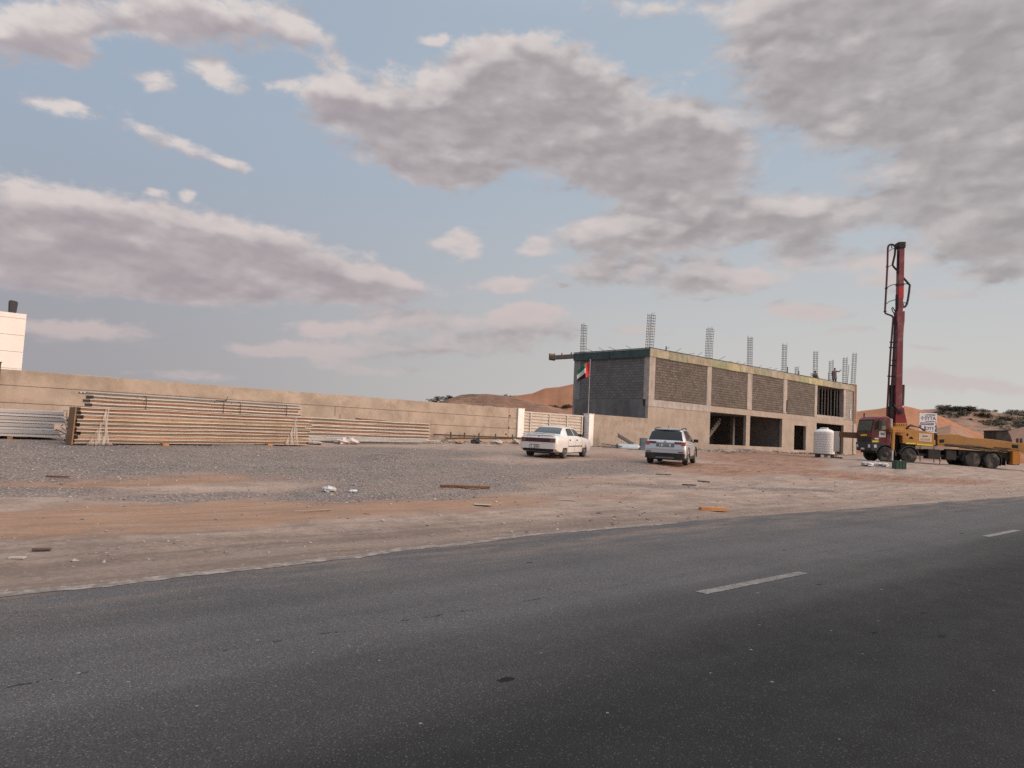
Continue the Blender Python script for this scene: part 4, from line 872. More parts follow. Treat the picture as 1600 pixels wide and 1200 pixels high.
# rear outriggers
ro = sideprism([(1577.4, 725.2), (1577.4, 704.6), (1589.2, 705.4), (1589.2, 724.4), (1583, 725.8)], .0, .5).build('outrigger', M('bright_orange_paint', (.56, .22, .035), .55, .15, 2, dirt=(.3, .14, .05), dscale=2, damt=.5), TR, bevel=.03)
sideprism([(1577.4, 725.2), (1577.4, 704.6), (1589.2, 705.4), (1589.2, 724.4)], W_ - .5, W_).build('outrigger', BRNY, TR, bevel=.03)
sideprism([(1588.3, 706), (1588.3, 691.6), (1603, 693.2), (1603, 707)], .1, W_ - .1).build('rear_frame', BRNY, TR, bevel=.02)
lg2 = sideprism([(1592.4, 722), (1592.2, 689.6), (1596.6, 689.6), (1596.8, 722)], -.5, -.25).build('outrigger_leg', BRNY, TR, bevel=.02)
g = MB(); X, Z = TP(1594.5, 720); g.tube([(X, -.38, Z + .1), (X, -.38, -.02)], .05, 10); g.build('jack_rod', BLK, lg2, smooth=40)
g = MB(); g.box(X - .35, X + .35, -.7, -.1, -.08, .0); g.build('jack_pad', DKTIMB, lg2, bevel=.02)
for px in (1589.8, 1595.5):
    g = MB(); X, Z = TP(px, 692); g.tube([(X, .4, Z), (X, .4, Z + .32)], .09, 8); g.build('rear_post', DKTIMB, TR)
sideprism([(1589, 727), (1589, 706), (1600, 706), (1600, 727)], .9, 1.6).build('rear_block', BLK, TR, bevel=.02)
# boom, folded upright over the turret: lower arm, upper arm, pipes and rams
BY_ = 1.25
def bx_(x, f=.0236): return x + f * (26.2 + x) - .20
def bz_(z, f=.0236): return z + f * (z - .88)
def bp(px, py, dy=0.0):
    x, z = TP(px, py); return (bx_(x), BY_ + dy, bz_(z))
def armsec(pts, hy): 
    g = MB(); ring = []
    for pl, pr, py in pts:
        xl, zl = TP(pl, py); xr, zr = TP(pr, py); xl, xr, zl, zr = bx_(xl), bx_(xr), bz_(zl), bz_(zr); ring.append([(xl, BY_ - hy, zl), (xr, BY_ - hy, zr), (xr, BY_ + hy, zr), (xl, BY_ + hy, zl)])
    vs = [p for r in ring for p in r]; n = len(ring)
    fs = [(i * 4 + j, i * 4 + (j + 1) % 4, (i + 1) * 4 + (j + 1) % 4, (i + 1) * 4 + j) for i in range(n - 1) for j in range(4)] + [(3, 2, 1, 0), tuple(range((n - 1) * 4, n * 4))]
    return g.add(vs, fs)
boom = armsec([(1398.6, 1408.8, 642), (1398.9, 1409.0, 600), (1400.2, 1409.4, 530), (1400.6, 1410.2, 512), (1399.6, 1411.2, 502), (1399.8, 1411.4, 486.5)], .30).build('boom', BRED, TR, bevel=.03)
armsec([(1401.2, 1409.0, 488), (1402.0, 1410.0, 444), (1402.6, 1410.6, 386)], .22).build('boom_upper', BRED, boom, bevel=.02)
armsec([(1402.4, 1409.7, 466), (1402.5, 1409.8, 445.5)], .235).build('boom_patch', M('bright_red_paint', (.42, .02, .018), .45, .1, 2), boom)
armsec([(1401.6, 1410.4, 445.6), (1401.6, 1410.4, 442.4)], .26).build('boom_collar', PIPEB, boom, bevel=.01)
armsec([(1401.6, 1411.2, 386), (1400.6, 1411.4, 382.5), (1400.6, 1411.4, 376.4)], .30).build('boom_tip', M('tip_black', (.012, .011, .012), .7, .2, 4), boom, bevel=.02)
armsec([(1396.8, 1416.0, 661), (1397.6, 1414.0, 652), (1399.5, 1412.2, 645), (1399.8, 1411.0, 637)], .42).build('boom_foot', M('foot_red_paint', (.20, .018, .026), .4, .15, 2), boom, bevel=.04)
g = MB(); c0 = bp(1404.2, 644); g.lathe([(.20, -.5), (.20, .5)], c0, 'y', 18); g.lathe([(.10, -.56), (.10, .56)], bp(1405.0, 644), 'y', 12); g.build('pivot_pin', PIPEB, boom, smooth=40)
def pipe(name, pts, r, mat, dy=0.0): 
    g = MB(); g.tube([bp(p[0], p[1], dy) for p in pts], r, 8); return g.build(name, mat, boom, smooth=50)
pipe('delivery_pipe', [(1386.6, 384), (1386.2, 415), (1384.9, 450), (1383.4, 487)], .075, PIPE)
pipe('delivery_pipe', [(1386.6, 386), (1387.2, 381.5), (1389.6, 379.4), (1392.6, 379), (1396, 380), (1398.2, 384), (1397.4, 396), (1394.2, 411.5), (1396, 415), (1402.6, 422)], .075, PIPEB)
pipe('delivery_pipe', [(1383.4, 486), (1384.2, 489), (1389, 491), (1394, 492.8), (1396.4, 496), (1395.8, 505), (1393.2, 545), (1391.2, 585), (1389.2, 636), (1389, 655)], .07, PIPE)
pipe('delivery_pipe', [(1398.8, 494), (1397.4, 520), (1396.6, 550), (1394.6, 600), (1393.6, 640)], .075, PIPEB, -.1)
pipe('delivery_pipe', [(1410.2, 431.5), (1416, 438), (1421.4, 444.2), (1420.4, 455), (1418.6, 468), (1417.0, 474.6), (1414.4, 478.6), (1410, 479.4)], .085, PIPEB)
pipe('pipe_brace', [(1385.6, 415), (1391, 413.2), (1394, 412)], .025, PIPEB); pipe('pipe_brace', [(1384.8, 449), (1391, 445), (1397, 443), (1402, 443)], .03, PIPEB)
pipe('pipe_brace', [(1384.4, 474.6), (1390, 470), (1398, 467.6), (1402, 467.4)], .03, PIPEB); pipe('pipe_brace', [(1410, 443), (1415, 442), (1420.6, 443.6)], .03, PIPEB)
pipe('pipe_brace', [(1409.6, 471.6), (1413, 472), (1416.8, 473.4)], .03, PIPEB); pipe('pipe_brace', [(1411.6, 473), (1412.4, 479)], .025, PIPEB)
pipe('pipe_brace', [(1388, 390), (1393, 386.4), (1397.8, 385)], .025, PIPEB); pipe('pipe_brace', [(1392.6, 379.4), (1392.6, 385)], .04, PIPEB)
pipe('hose_loop', [(1399.5, 492), (1395.4, 486), (1393.8, 481), (1395, 479), (1397.6, 483), (1400.4, 488)], .04, PIPEB)
pipe('ram', [(1401.4, 487), (1401.2, 470), (1401.4, 460)], .12, PIPEB, -.05); pipe('ram', [(1401.0, 426), (1402.2, 390)], .07, PIPEB, -.05)
pipe('ram', [(1396.2, 602), (1395.4, 640)], .17, PIPEB, .05); pipe('ram', [(1412.6, 601.6), (1411.8, 634)], .14, PIPEB); pipe('ram_rod', [(1411.9, 633), (1411.4, 652)], .07, STEEL)
for px, py in ((1386.3, 414.6), (1385, 449.2), (1383.6, 486)): g = MB(); g.tube([bp(px, py - .9), bp(px, py + .9)], .11, 8); g.build('pipe_clamp', PIPEB, boom)
for py, a, b2 in ((534.6, 1391.2, 1399), (543, 1390.6, 1399.5), (563, 1395, 1400), (571, 1392, 1399.8), (588, 1388.6, 1399), (614, 1389.6, 1399)): pipe('pipe_bracket', [(a, py), (b2, py + .4)], .045, PIPEB)
g = MB(); random.seed(5)
for i in range(16):
    a = bp(random.uniform(1390, 1399), random.uniform(628, 662), random.uniform(-.3, .3)); g.tube([a, (a[0] + random.uniform(-.2, .3), a[1] + random.uniform(-.2, .2), a[2] + random.uniform(-.5, .1)), (a[0] + random.uniform(-.1, .4), a[1], a[2] - random.uniform(.3, .8))], .045, 6)
g.build('hydraulic_hoses', PIPEB, boom, smooth=50)
armsec([(1391.2, 1397.6, 662), (1391.8, 1398.4, 636)], .25).build('valve_block', PIPEB, boom, bevel=.03)
# ------------------------------------------------------------------ cars
def table(tab, x):
    def at(x):
        if x <= tab[0][0]: return tab[0][1:]
        for a, b in zip(tab, tab[1:]):
            if x <= b[0]:
                t = (x - a[0]) / (b[0] - a[0]); return [p + (q - p) * t for p, q in zip(a[1:], b[1:])]
        return tab[-1][1:]
    L0, L1 = tab[0][0], tab[-1][0]; w = min(.05, (x - L0) * .6, (L1 - x) * .6) if L0 < x < L1 else 0
    if w <= 0: return at(x)
    vs = [at(x + w * d) for d in (-1, -.5, 0, .5, 1)]
    return [sum(c) / 5 for c in zip(*vs)]
class Shell:
    """car body: cross sections along its length (0 = tail), each a half outline from sill to roof"""
    def __init__(s, tab): s.tab = tab; s.L = tab[-1][0]
    def half(s, x):
        zb, zs, hw, zt, tw, ze = table(s.tab, x)
        p5 = (hw * .955, zs); p7 = (min(tw, hw * .955), ze)
        pm = ((p5[0] + p7[0]) / 2 + .022 * min(1, max(0, (ze - zs) / .3)), (zs + ze) / 2)
        return [(0, zb), (hw * .86, zb), (hw * .965, zb + .05), (hw * .995, zb + (zs - zb) * .35), (hw, zb + (zs - zb) * .62), (hw * .985, zs - .07 if zs - zb > .2 else zs - .02), p5, pm, p7, (p7[0] * .86, ze + (zt - ze) * .6), (p7[0] * .45, ze + (zt - ze) * .93), (0, zt)]
    def pt(s, x, t):  # t: position along the half outline (index), right side y < 0
        h = s.half(x); i = min(int(t), len(h) - 2); f = t - i
        return Vector((x, -(h[i][0] + (h[i + 1][0] - h[i][0]) * f), h[i][1] + (h[i + 1][1] - h[i][1]) * f))
    def nrm(s, x, t):
        du = s.pt(min(s.L, x + .02), t) - s.pt(max(0, x - .02), t); dv = s.pt(x, min(10.999, t + .05)) - s.pt(x, max(0, t - .05))
        n = du.cross(dv); n = -n if n.dot(Vector((0, s.pt(x, t).y, s.pt(x, t).z - .8))) < 0 else n
        return n.normalized() if n.length > 1e-9 else Vector((0, 0, 1))
    def mesh(s, xs):
        g = MB(); rings = []
        for x in xs:
            h = s.half(x); rings.append([(x, -y, z) for y, z in h] + [(x, y, z) for y, z in h[-2:0:-1]])
        n = len(rings[0]); vs = [p for r in rings for p in r]
        fs = [(i * n + j, i * n + (j + 1) % n, (i + 1) * n + (j + 1) % n, (i + 1) * n + j) for i in range(len(rings) - 1) for j in range(n)]
        fs += [tuple(range(n))[::-1], tuple(range((len(rings) - 1) * n, len(rings) * n))]
        return g.add(vs, fs)
    def t_at_z(s, x, z):  # outline position on the flank where the height is z
        h = s.half(x)
        for i in range(2, 8):
            if h[i][1] <= z <= h[i + 1][1]: return i + (z - h[i][1]) / max(1e-6, h[i + 1][1] - h[i][1])
        return 8.0
    def patch(s, cols, rows, off, side):  # cols: (x, t0, t1)
        P = []
        for x, t0, t1 in cols:
            row = []
            for j in range(rows + 1):
                t = t0 + (t1 - t0) * j / rows; p = s.pt(x, t) + s.nrm(x, t) * off
                row.append((p.x, p.y * side, p.z))
            P.append(row)
        return P
def tailx(sh, y, z):
    """where the tail surface lies at a height and distance from the middle"""
    y = abs(y); x = 0.0
    while x < .7:
        h = sh.half(x); top = 0; ok = False
        for (ya, za), (yb, zb2) in zip(h, h[1:]):
            if min(za, zb2) <= z <= max(za, zb2) + 1e-6 and abs(zb2 - za) > 1e-6:
                top = max(top, ya + (yb - ya) * (z - za) / (zb2 - za))
        if top >= y: return x
        x += .005
    return x
def fr(a, b, n): return [a + (b - a) * i / n for i in range(n + 1)]
def carve(o, wells, W, liner):
    """cut the wheel arches into a body"""
    c = MB()
    for x, z, r in wells:
        for s_ in (-1, 1):
            c.lathe([(r, -.24), (r, .24)], (x, s_ * (W / 2 - .06), z), 'y', 32)
    co = c.build('arch_cutter', liner)
    m = o.modifiers.new('arches', 'BOOLEAN'); m.operation = 'DIFFERENCE'; m.object = co; m.solver = 'EXACT'
    dg = bpy.context.evaluated_depsgraph_get(); me = bpy.data.meshes.new_from_object(o.evaluated_get(dg))
    o.modifiers.clear(); o.data = me; bpy.data.objects.remove(co)
    me.materials.clear(); me.materials.append(o['_m']); me.materials.append(liner); del o['_m']
    for p in me.polygons:
        k = 0
        for x, z, r in wells:
            d = math.hypot(p.center.x - x, p.center.z - z)
            if d < r * 1.01 and abs(p.center.y) < W / 2 - .012 and all(math.hypot(me.vertices[v].co.x - x, me.vertices[v].co.z - z) < r * 1.012 for v in p.vertices): k = 1
        p.material_index = k
    me.polygons.foreach_set('use_smooth', [True] * len(me.polygons)); me.set_sharp_from_angle(angle=R_(32)); me.update()
def car_wheel(root, x, y, r, side, rimmat, spokes, wd=.2):
    g = MB(); g.lathe([(r * .60, -wd / 2), (r * .90, -wd / 2 - .004), (r * .985, -wd / 2 + .03), (r, -wd / 4), (r, wd / 4), (r * .985, wd / 2 - .03), (r * .90, wd / 2 + .004), (r * .60, wd / 2)], (x, y, r), 'y', 30)
    w = g.build('wheel', RUB, root, smooth=35)
    s = side; g = MB(); yo = y + s * wd / 2
    g.lathe([(r * .64, s * .0), (r * .62, s * .012), (r * .56, -s * .02), (r * .53, -s * .07), (.001, -s * .075)], (x, yo, r), 'y', 30)
    for i in range(spokes):
        a = 2 * math.pi * i / spokes + .3; u = Vector((math.cos(a), 0, math.sin(a))); q = Vector((-math.sin(a), 0, math.cos(a))); c = Vector((x, yo, r)); yv = Vector((0, s, 0))
        ps = []
        for d in (-.06, -.002):
            ps += [c + u * .03 - q * .035 + yv * d, c + u * .03 + q * .035 + yv * d, c + u * r * .6 + q * .026 + yv * d * .9, c + u * r * .6 - q * .026 + yv * d * .9]
        g.add(ps, [(0, 1, 2, 3), (7, 6, 5, 4), (0, 4, 5, 1), (1, 5, 6, 2), (2, 6, 7, 3), (3, 7, 4, 0)])
    g.lathe([(.05, s * -.03), (.05, s * .004), (.001, s * .006)], (x, yo, r), 'y', 12)
    g.build('rim', rimmat, w, smooth=30)
PRIMER = M('arch_liner', (.012, .012, .012), .95, .1)
RIMA = M('alloy_rim', (.34, .33, .32), .4, .15, 6, metal=.5, dirt=(.2, .17, .15), dscale=6, damt=.5)
RIMS = M('grey_wheel_trim', (.22, .21, .205), .5, .15, 6, dirt=(.2, .17, .15), dscale=6, damt=.5)
TRIM = M('black_car_trim', (.016, .016, .017), .55, .15, 5, dirt=(.09, .075, .065), dscale=3, damt=.35)
SMOKE = M('dark_red_lens', (.055, .012, .014), .18, .15, 4, spec=.7)
AMBER = M('brown_amber_lens', (.16, .07, .035), .2, .1, 4, spec=.7)
REDL = M('red_lamp_lens', (.16, .035, .035), .2, .1, 4, spec=.7)
PLATE = M('white_plate', (.62, .60, .58), .5, .04, 4)
PRINT = M('plate_print', (.03, .03, .035), .6, .05)
CGLASS = M('car_glass', (.020, .026, .026), .05, 0.0, spec=.45)
PRIV = M('privacy_glass', (.008, .009, .010), .06, 0.0, spec=.3)
WPAINT = M('white_car_paint', (.62, .59, .565), .28, .04, 1.5, coat=.6, dirt=(.50, .43, .38), dscale=1.4, damt=.35)
SPAINT = M('silver_car_paint', (.50, .51, .53), .32, .05, 1.5, metal=.45, coat=.6, dirt=(.40, .35, .31), dscale=1.6, damt=.35)
def inb(root, name, mat, x0, x1, y0, y1, z0, z1, bevel=.012): return MB().box(x0, x1, y0, y1, z0, z1).build(name, mat, root, bevel=bevel)
def tailpatch(sh, name, mat, root, ya, yb2, za, zb2, depth=.02, xf=None, n=8):
    """panel on the tail following its curve; xf(y) gives the tail's x"""
    g = MB(); ps = []
    for d in (0, -depth):
        for z in (za, zb2):
            for i in range(n + 1):
                y = ya + (yb2 - ya) * i / n; ps.append((xf(y, z) + d, y, z))
    m = n + 1; fs = []
    for i in range(n):
        fs += [(i, i + 1, m + i + 1, m + i), (2 * m + i, 3 * m + i, 3 * m + i + 1, 2 * m + i + 1), (i, 2 * m + i, 2 * m + i + 1, i + 1), (m + i, m + i + 1, 3 * m + i + 1, 3 * m + i)]
    fs += [(0, m, 3 * m, 2 * m), (n, 2 * m + n, 3 * m + n, m + n)]
    return g.add(ps, fs).build(name, mat, root, smooth=40)

def sedan(loc, head):
    C = thing('parked_car', 'white four door sedan parked on the gravel with its tail to the road', 'car', loc, head)
    tab = [(0.00, .46, .66, .76, .70, .66, .69), (.04, .40, .80, .835, .86, .74, .84), (.10, .33, .88, .865, .965, .76, .945), (.22, .27, .90, .88, .995, .75, .975), (.70, .22, .925, .885, 1.015, .73, .99), (.86, .21, .93, .885, 1.03, .71, 1.0),
           (1.12, .20, .935, .885, 1.20, .64, 1.165), (1.42, .20, .94, .885, 1.345, .59, 1.305), (1.75, .20, .94, .885, 1.392, .585, 1.35), (2.3, .20, .94, .885, 1.40, .585, 1.358), (2.75, .20, .93, .885, 1.355, .59, 1.31), (3.1, .20, .92, .885, 1.18, .64, 1.145),
           (3.45, .20, .905, .88, 1.0, .71, .975), (3.6, .20, .895, .88, .955, .73, .935), (4.3, .21, .82, .86, .86, .72, .845), (4.6, .25, .74, .83, .765, .70, .75), (4.74, .34, .64, .77, .66, .66, .65), (4.77, .42, .58, .72, .60, .62, .59)]
    sh = Shell(tab); xs = sorted(set([round(v, 3) for v in [0, .02, .04, .07, .1, .15, .22] + fr(.3, 4.5, 46) + [4.55, 4.6, 4.66, 4.7, 4.74, 4.77]]))
    b = sh.mesh(xs).build('body', WPAINT, C, smooth=32); b['_m'] = WPAINT
    wr = .315; wells = [(1.02, wr, .365), (3.64, wr, .365)]; carve(b, wells, 1.77, PRIMER)
    g = MB().grid(sh.patch([(x, 8.35, 11.0) for x in fr(.90, 1.40, 8)], 5, .006, 1)); g.grid(sh.patch([(x, 8.35, 11.0) for x in fr(.90, 1.40, 8)], 5, .006, -1)); g.build('rear_window', CGLASS, C, smooth=60, weld=True)
    g = MB().grid(sh.patch([(x, 8.35, 11.0) for x in fr(2.80, 3.42, 8)], 5, .006, 1)); g.grid(sh.patch([(x, 8.35, 11.0) for x in fr(2.80, 3.42, 8)], 5, .006, -1)); g.build('windscreen', CGLASS, C, smooth=60, weld=True)
    for sd in (1, -1):
        def win(x0, x1, nm):
            cols = []
            for x in fr(x0, x1, 10):
                h = sh.half(x); lo = h[6][1] + .045; hi = h[8][1] - .045
                a = min(1, (x - x0) / .18); bq = min(1, (x1 - x) / .02 + .0)
                hi2 = lo + (hi - lo) * (.25 + .75 * a) if nm == 'rear' else hi
                if hi2 - lo > .03: cols.append((x, sh.t_at_z(x, lo), sh.t_at_z(x, hi2)))
            return MB().grid(sh.patch(cols, 4, .005, sd))
        win(1.42, 2.22, 'rear').build('side_window', CGLASS, C, smooth=60); win(2.30, 3.16, 'front').build('side_window', CGLASS, C, smooth=60)
        for xh in (1.62, 2.52):
            t = sh.t_at_z(xh, .80); p = sh.pt(xh, t); inb(C, 'door_handle', TRIM, xh - .09, xh + .09, sd * p.y - .018, sd * p.y + .018, .775, .825)
        g = MB().grid(sh.patch([(x, sh.t_at_z(x, .505), sh.t_at_z(x, .545)) for x in fr(1.42, 3.25, 16)], 1, .012, sd)); g.build('side_strip', TRIM, C)
        for xd in (1.38, 2.26, 3.22):
            z1 = .92; g = MB().grid(sh.patch([(x, sh.t_at_z(x, .26), sh.t_at_z(x, z1)) for x in (xd - .006, xd + .006)], 8, .003, sd)); g.build('door_seam', TRIM, C)
        y = .93 * sd * -1
        g = MB(); p = sh.pt(3.12, 6.2); g.box(3.02, 3.16, sd * p.y - (.0 if sd < 0 else .0) - .10 + (.0), sd * p.y + .10, .95, 1.07); g.build('mirror', TRIM, C, bevel=.03)
        for wx, _, _ in wells: car_wheel(C, wx, sd * .775, wr, sd, RIMS, 7, .195)
    TXf = lambda d, zr=None: (lambda y, z: tailx(sh, y * .985, zr if zr else z) - d)
    tl = tailpatch(sh, 'tail_panel', SMOKE, C, -.79, .79, .685, .865, .03, TXf(.004, .80), 24)
    for s_ in (-1, 1):
        tailpatch(sh, 'tail_light', AMBER, tl, min(s_ * .57, s_ * .795), max(s_ * .57, s_ * .795), .69, .86, .03, TXf(.008, .80), 10)
    tailpatch(sh, 'bumper', WPAINT, C, -.82, .82, .41, .64, .05, TXf(.004, .55), 24)
    tailpatch(sh, 'bumper_step', WPAINT, C, -.81, .81, .645, .68, .028, TXf(.004, .60), 24)
    tailpatch(sh, 'lower_valance', TRIM, C, -.70, .70, .29, .405, .012, TXf(-.05, .55), 16)
    pl = inb(C, 'number_plate', TRIM, -.075, -.052, -.08, .36, .44, .58, 0)
    inb(pl, 'plate_face', PLATE, -.079, -.074, -.065, .345, .445, .555, 0)
    for i, y in enumerate((.29, .15, .10, .05, .0)): inb(pl, 'plate_digit', PRINT, -.083, -.078, y - .03, y, .465, .535, 0)
    g = MB(); g.tube([(.10, -.78, 1.005), (.09, -.6, 1.055), (.10, 0, 1.07), (.09, .6, 1.055), (.10, .78, 1.005)], [.022] * 5, 8); g.box(.09, .27, -.66, .66, 1.035, 1.065); g.build('boot_spoiler', WPAINT, C, smooth=40)
    inb(C, 'badge', M('badge_grey', (.2, .2, .2), .3, .05, metal=.6), .075, .10, -.04, .04, .91, .955, .01)
    g = MB(); g.tube([(-.02, -.45, .27), (.4, -.45, .27)], .035, 10); g.box(.5, 3.9, -.6, .6, .19, .24); g.build('underbody', TRIM, C)
    return C
def crossover(loc, head):
    C = thing('parked_car', 'silver crossover with roof rails and black lower bumper parked before the block building', 'car', loc, head)
    tab = [(0.00, .42, .66, .80, .70, .72, .69), (.03, .36, .80, .865, .84, .78, .82), (.07, .32, .95, .90, 1.02, .80, 1.0), (.14, .30, 1.02, .915, 1.14, .77, 1.11), (.28, .27, 1.05, .92, 1.34, .715, 1.30), (.46, .25, 1.06, .922, 1.56, .655, 1.51), (.62, .24, 1.06, .922, 1.625, .645, 1.57), (1.2, .22, 1.045, .922, 1.665, .635, 1.60),
           (2.0, .22, 1.02, .922, 1.675, .63, 1.605), (2.6, .22, 1.0, .922, 1.635, .63, 1.57), (3.1, .22, .98, .92, 1.37, .68, 1.33), (3.5, .22, .96, .915, 1.10, .75, 1.075), (3.65, .22, .95, .91, 1.045, .77, 1.02), (4.2, .24, .88, .89, .96, .76, .94), (4.45, .28, .78, .85, .83, .72, .81), (4.55, .36, .66, .78, .70, .68, .68), (4.57, .42, .6, .74, .63, .65, .61)]
    sh = Shell(tab); xs = sorted(set([round(v, 3) for v in [0, .015, .03, .05, .07, .1, .14, .2, .28, .34, .40, .46, .52] + fr(.6, 4.3, 42) + [4.36, 4.42, 4.47, 4.52, 4.55, 4.57]]))
    b = sh.mesh(xs).build('body', SPAINT, C, smooth=32); b['_m'] = SPAINT
    wr = .355; wells = [(.93, wr, .41), (3.59, wr, .41)]; carve(b, wells, 1.845, PRIMER)
    g = MB()
    for s_ in (1, -1): g.grid(sh.patch([(x, 8.06, 11.0) for x in fr(.13, .45, 8)], 6, .008, s_))
    g.build('rear_window', PRIV, C, smooth=60, weld=True)
    g = MB()
    for s_ in (1, -1): g.grid(sh.patch([(x, 8.35, 11.0) for x in fr(2.72, 3.48, 8)], 5, .008, s_))
    g.build('windscreen', PRIV, C, smooth=60, weld=True)
    for sd in (1, -1):
        for x0, x1 in ((.62, 1.02), (1.08, 1.98), (2.05, 3.05)):
            cols = []
            for x in fr(x0, x1, 8):
                h = sh.half(x); lo = h[6][1] + .05; hi = h[8][1] - .05
                if x0 < .7: hi = lo + (hi - lo) * min(1, .35 + (x - x0) * 1.8)
                if hi - lo > .04: cols.append((x, sh.t_at_z(x, lo), sh.t_at_z(x, hi)))
            MB().grid(sh.patch(cols, 4, .005, sd)).build('side_window', PRIV, C, smooth=60)
        for xh in (1.2, 2.15):
            p = sh.pt(xh, sh.t_at_z(xh, .92)); inb(C, 'door_handle', SPAINT, xh - .1, xh + .1, sd * p.y - .03, sd * p.y + .03, .895, .94)
        for xd in (1.30, 2.02, 3.0):
            MB().grid(sh.patch([(x, sh.t_at_z(x, .36), sh.t_at_z(x, 1.0)) for x in (xd - .006, xd + .006)], 8, .003, sd)).build('door_seam', TRIM, C)
        MB().grid(sh.patch([(x, 1.9, sh.t_at_z(x, .40)) for x in fr(1.36, 3.16, 12)], 3, .010, sd)).build('sill_trim', TRIM, C)
        for wx, wz, r in wells:
            pts = []
            for i in range(15):
                a = R_(-8 + 196 * i / 14); pts.append((wx + (r + .03) * math.cos(a), -sd * -.915, wz + (r + .03) * math.sin(a)))
            g = MB(); g.tube(pts, .035, 6); g.build('arch_trim', TRIM, C, smooth=50)
            car_wheel(C, wx, sd * .80, wr, sd, RIMA, 5, .225)
        p = sh.pt(2.98, 6.1); g = MB(); g.box(2.90, 3.08, sd * p.y + (-.24 if sd > 0 else .02), sd * p.y + (-.02 if sd > 0 else .24), 1.02, 1.17); g.box(2.96, 3.02, min(sd * p.y, sd * p.y - sd * .06) , max(sd * p.y, sd * p.y - sd * .06), 1.0, 1.04); g.build('mirror', TRIM, C, bevel=.035)
        yr = .60 * sd
        g = MB(); g.tube([(.70, yr, 1.58), (.86, yr, 1.645), (1.6, yr, 1.675), (2.3, yr, 1.665), (2.5, yr, 1.59)], .022, 8); g.build('roof_rail', TRIM, C, smooth=50)
        a, c = sorted((sd * .40, sd * .90)); tl = tailpatch(sh, 'tail_light', REDL, C, a, c, .955, 1.05, .03, lambda y, z: tailx(sh, y * .98, .97) - .004, 16)
        a, c = sorted((sd * .70, sd * .905)); tailpatch(sh, 'tail_lens', M('bright_red_lens', (.36, .075, .06), .15, .08, 4, spec=.8), tl, a, c, .89, 1.048, .03, lambda y, z: tailx(sh, y * .98, .95) - .010, 10)
        a, c = sorted((sd * .60, sd * .84)); tailpatch(sh, 'reflector', REDL, C, a, c, .575, .62, .012, lambda y, z: tailx(sh, y * .985, .6) - .056, 8)
    tailpatch(sh, 'bumper', SPAINT, C, -.88, .88, .545, .69, .05, lambda y, z: tailx(sh, y * .985, .6) - .004, 24)
    tailpatch(sh, 'bumper_lip', SPAINT, C, -.87, .87, .695, .73, .024, lambda y, z: tailx(sh, y * .985, .62) - .004, 24)
    tailpatch(sh, 'lower_bumper', TRIM, C, -.88, .88, .29, .54, .035, lambda y, z: tailx(sh, y * .985, .55) - .004, 24)
    tailpatch(sh, 'skid_plate', M('grey_skid', (.12, .12, .12), .5, .1, 4), C, -.40, .40, .30, .37, .012, lambda y, z: -.041)
    tailpatch(sh, 'chrome_bar', M('satin_chrome', (.6, .6, .6), .25, .05, metal=.9), C, -.42, .42, .975, 1.01, .02, lambda y, z: .035 + .02)
    rc = tailpatch(sh, 'plate_recess', M('recess_grey', (.16, .165, .18), .5, .05, metal=.3), C, -.40, .40, .80, .955, .006, lambda y, z: .028)
    pl = inb(C, 'number_plate', TRIM, .005, .02, -.27, .27, .835, .945, 0); inb(pl, 'plate_face', PLATE, .001, .006, -.26, .26, .84, .94, 0)
    for y in (.21, .08, .02, -.04, -.10, -.16): inb(pl, 'plate_digit', PRINT, -.003, .0005, y - .022, y + .022, .855, .925, 0)
    g = MB(); g.lathe([(.06, 0), (.06, -.012), (.04, -.014), (.04, -.002)], (.03, 0, 1.03), 'x', 16); g.build('badge', M('satin_chrome', (0, 0, 0)), C)
    tailpatch(sh, 'roof_spoiler', SPAINT, C, -.60, .60, 1.575, 1.61, .16, lambda y, z: .56 + .06 * (abs(y) / .6) ** 2)
    g = MB(); g.box(.4, 3.9, -.65, .65, .22, .28); g.tube([(.05, -.3, .30), (.5, -.3, .30)], .04, 8); g.build('underbody', TRIM, C)
    g = MB(); g.tube([(.9, 0, 1.66), (.75, 0, 1.76)], .012, 6); g.build('aerial', TRIM, C)
    return C
def place_car(fn, x, y, head, rearwheel, W):
    """x, y: where the right rear tyre stands"""
    c, s = math.cos(head), math.sin(head); lx, ly = rearwheel, -W
    X = x - (lx * c - ly * s); Y = y - (lx * s + ly * c)
    za = gz(X + c * 1.0, Y + s * 1.0); zb2 = gz(X + c * 3.6, Y + s * 3.6)
    o = fn((X, Y, za - (zb2 - za) / 2.6 * 1.0), head); o.rotation_euler = (0, -math.atan2(zb2 - za, 2.6), head); return o
place_car(sedan, 23.3, 22.3, R_(23.0), 1.02, .775)
place_car(crossover, 28.3, 19.35, R_(27.0), .93, .80)
# ------------------------------------------------------------------ bundles of metal panels
random.seed(21)
SKIN = M('panel_skin', (.50, .465, .43), .5, .10, 1.5, dirt=(.40, .32, .26), dscale=1.2, damt=.45, aniso=(.3, 1, 1))
SKINY = M('yellowish_panel_skin', (.46, .40, .30), .6, .15, 1.5, dirt=(.30, .23, .16), dscale=1.2, damt=.6, aniso=(.3, 1, 1))
SKINP = M('pinkish_panel_skin', (.44, .37, .32), .6, .15, 1.5, dirt=(.36, .24, .17), dscale=1.2, damt=.6, aniso=(.3, 1, 1))
COREP = M('pink_core_edge', (.30, .175, .125), .9, .3, 2.5, .2, 30, dirt=(.10, .06, .045), dscale=2.0, damt=.6, aniso=(.3, 1, 3))
CORE = M('panel_core_edge', (.15, .105, .075), .9, .3, 2.5, .2, 30, dirt=(.09, .06, .045), dscale=2.0, damt=.6, aniso=(.3, 1, 3))  # brown core edge, colour darkened for the shadows between panels
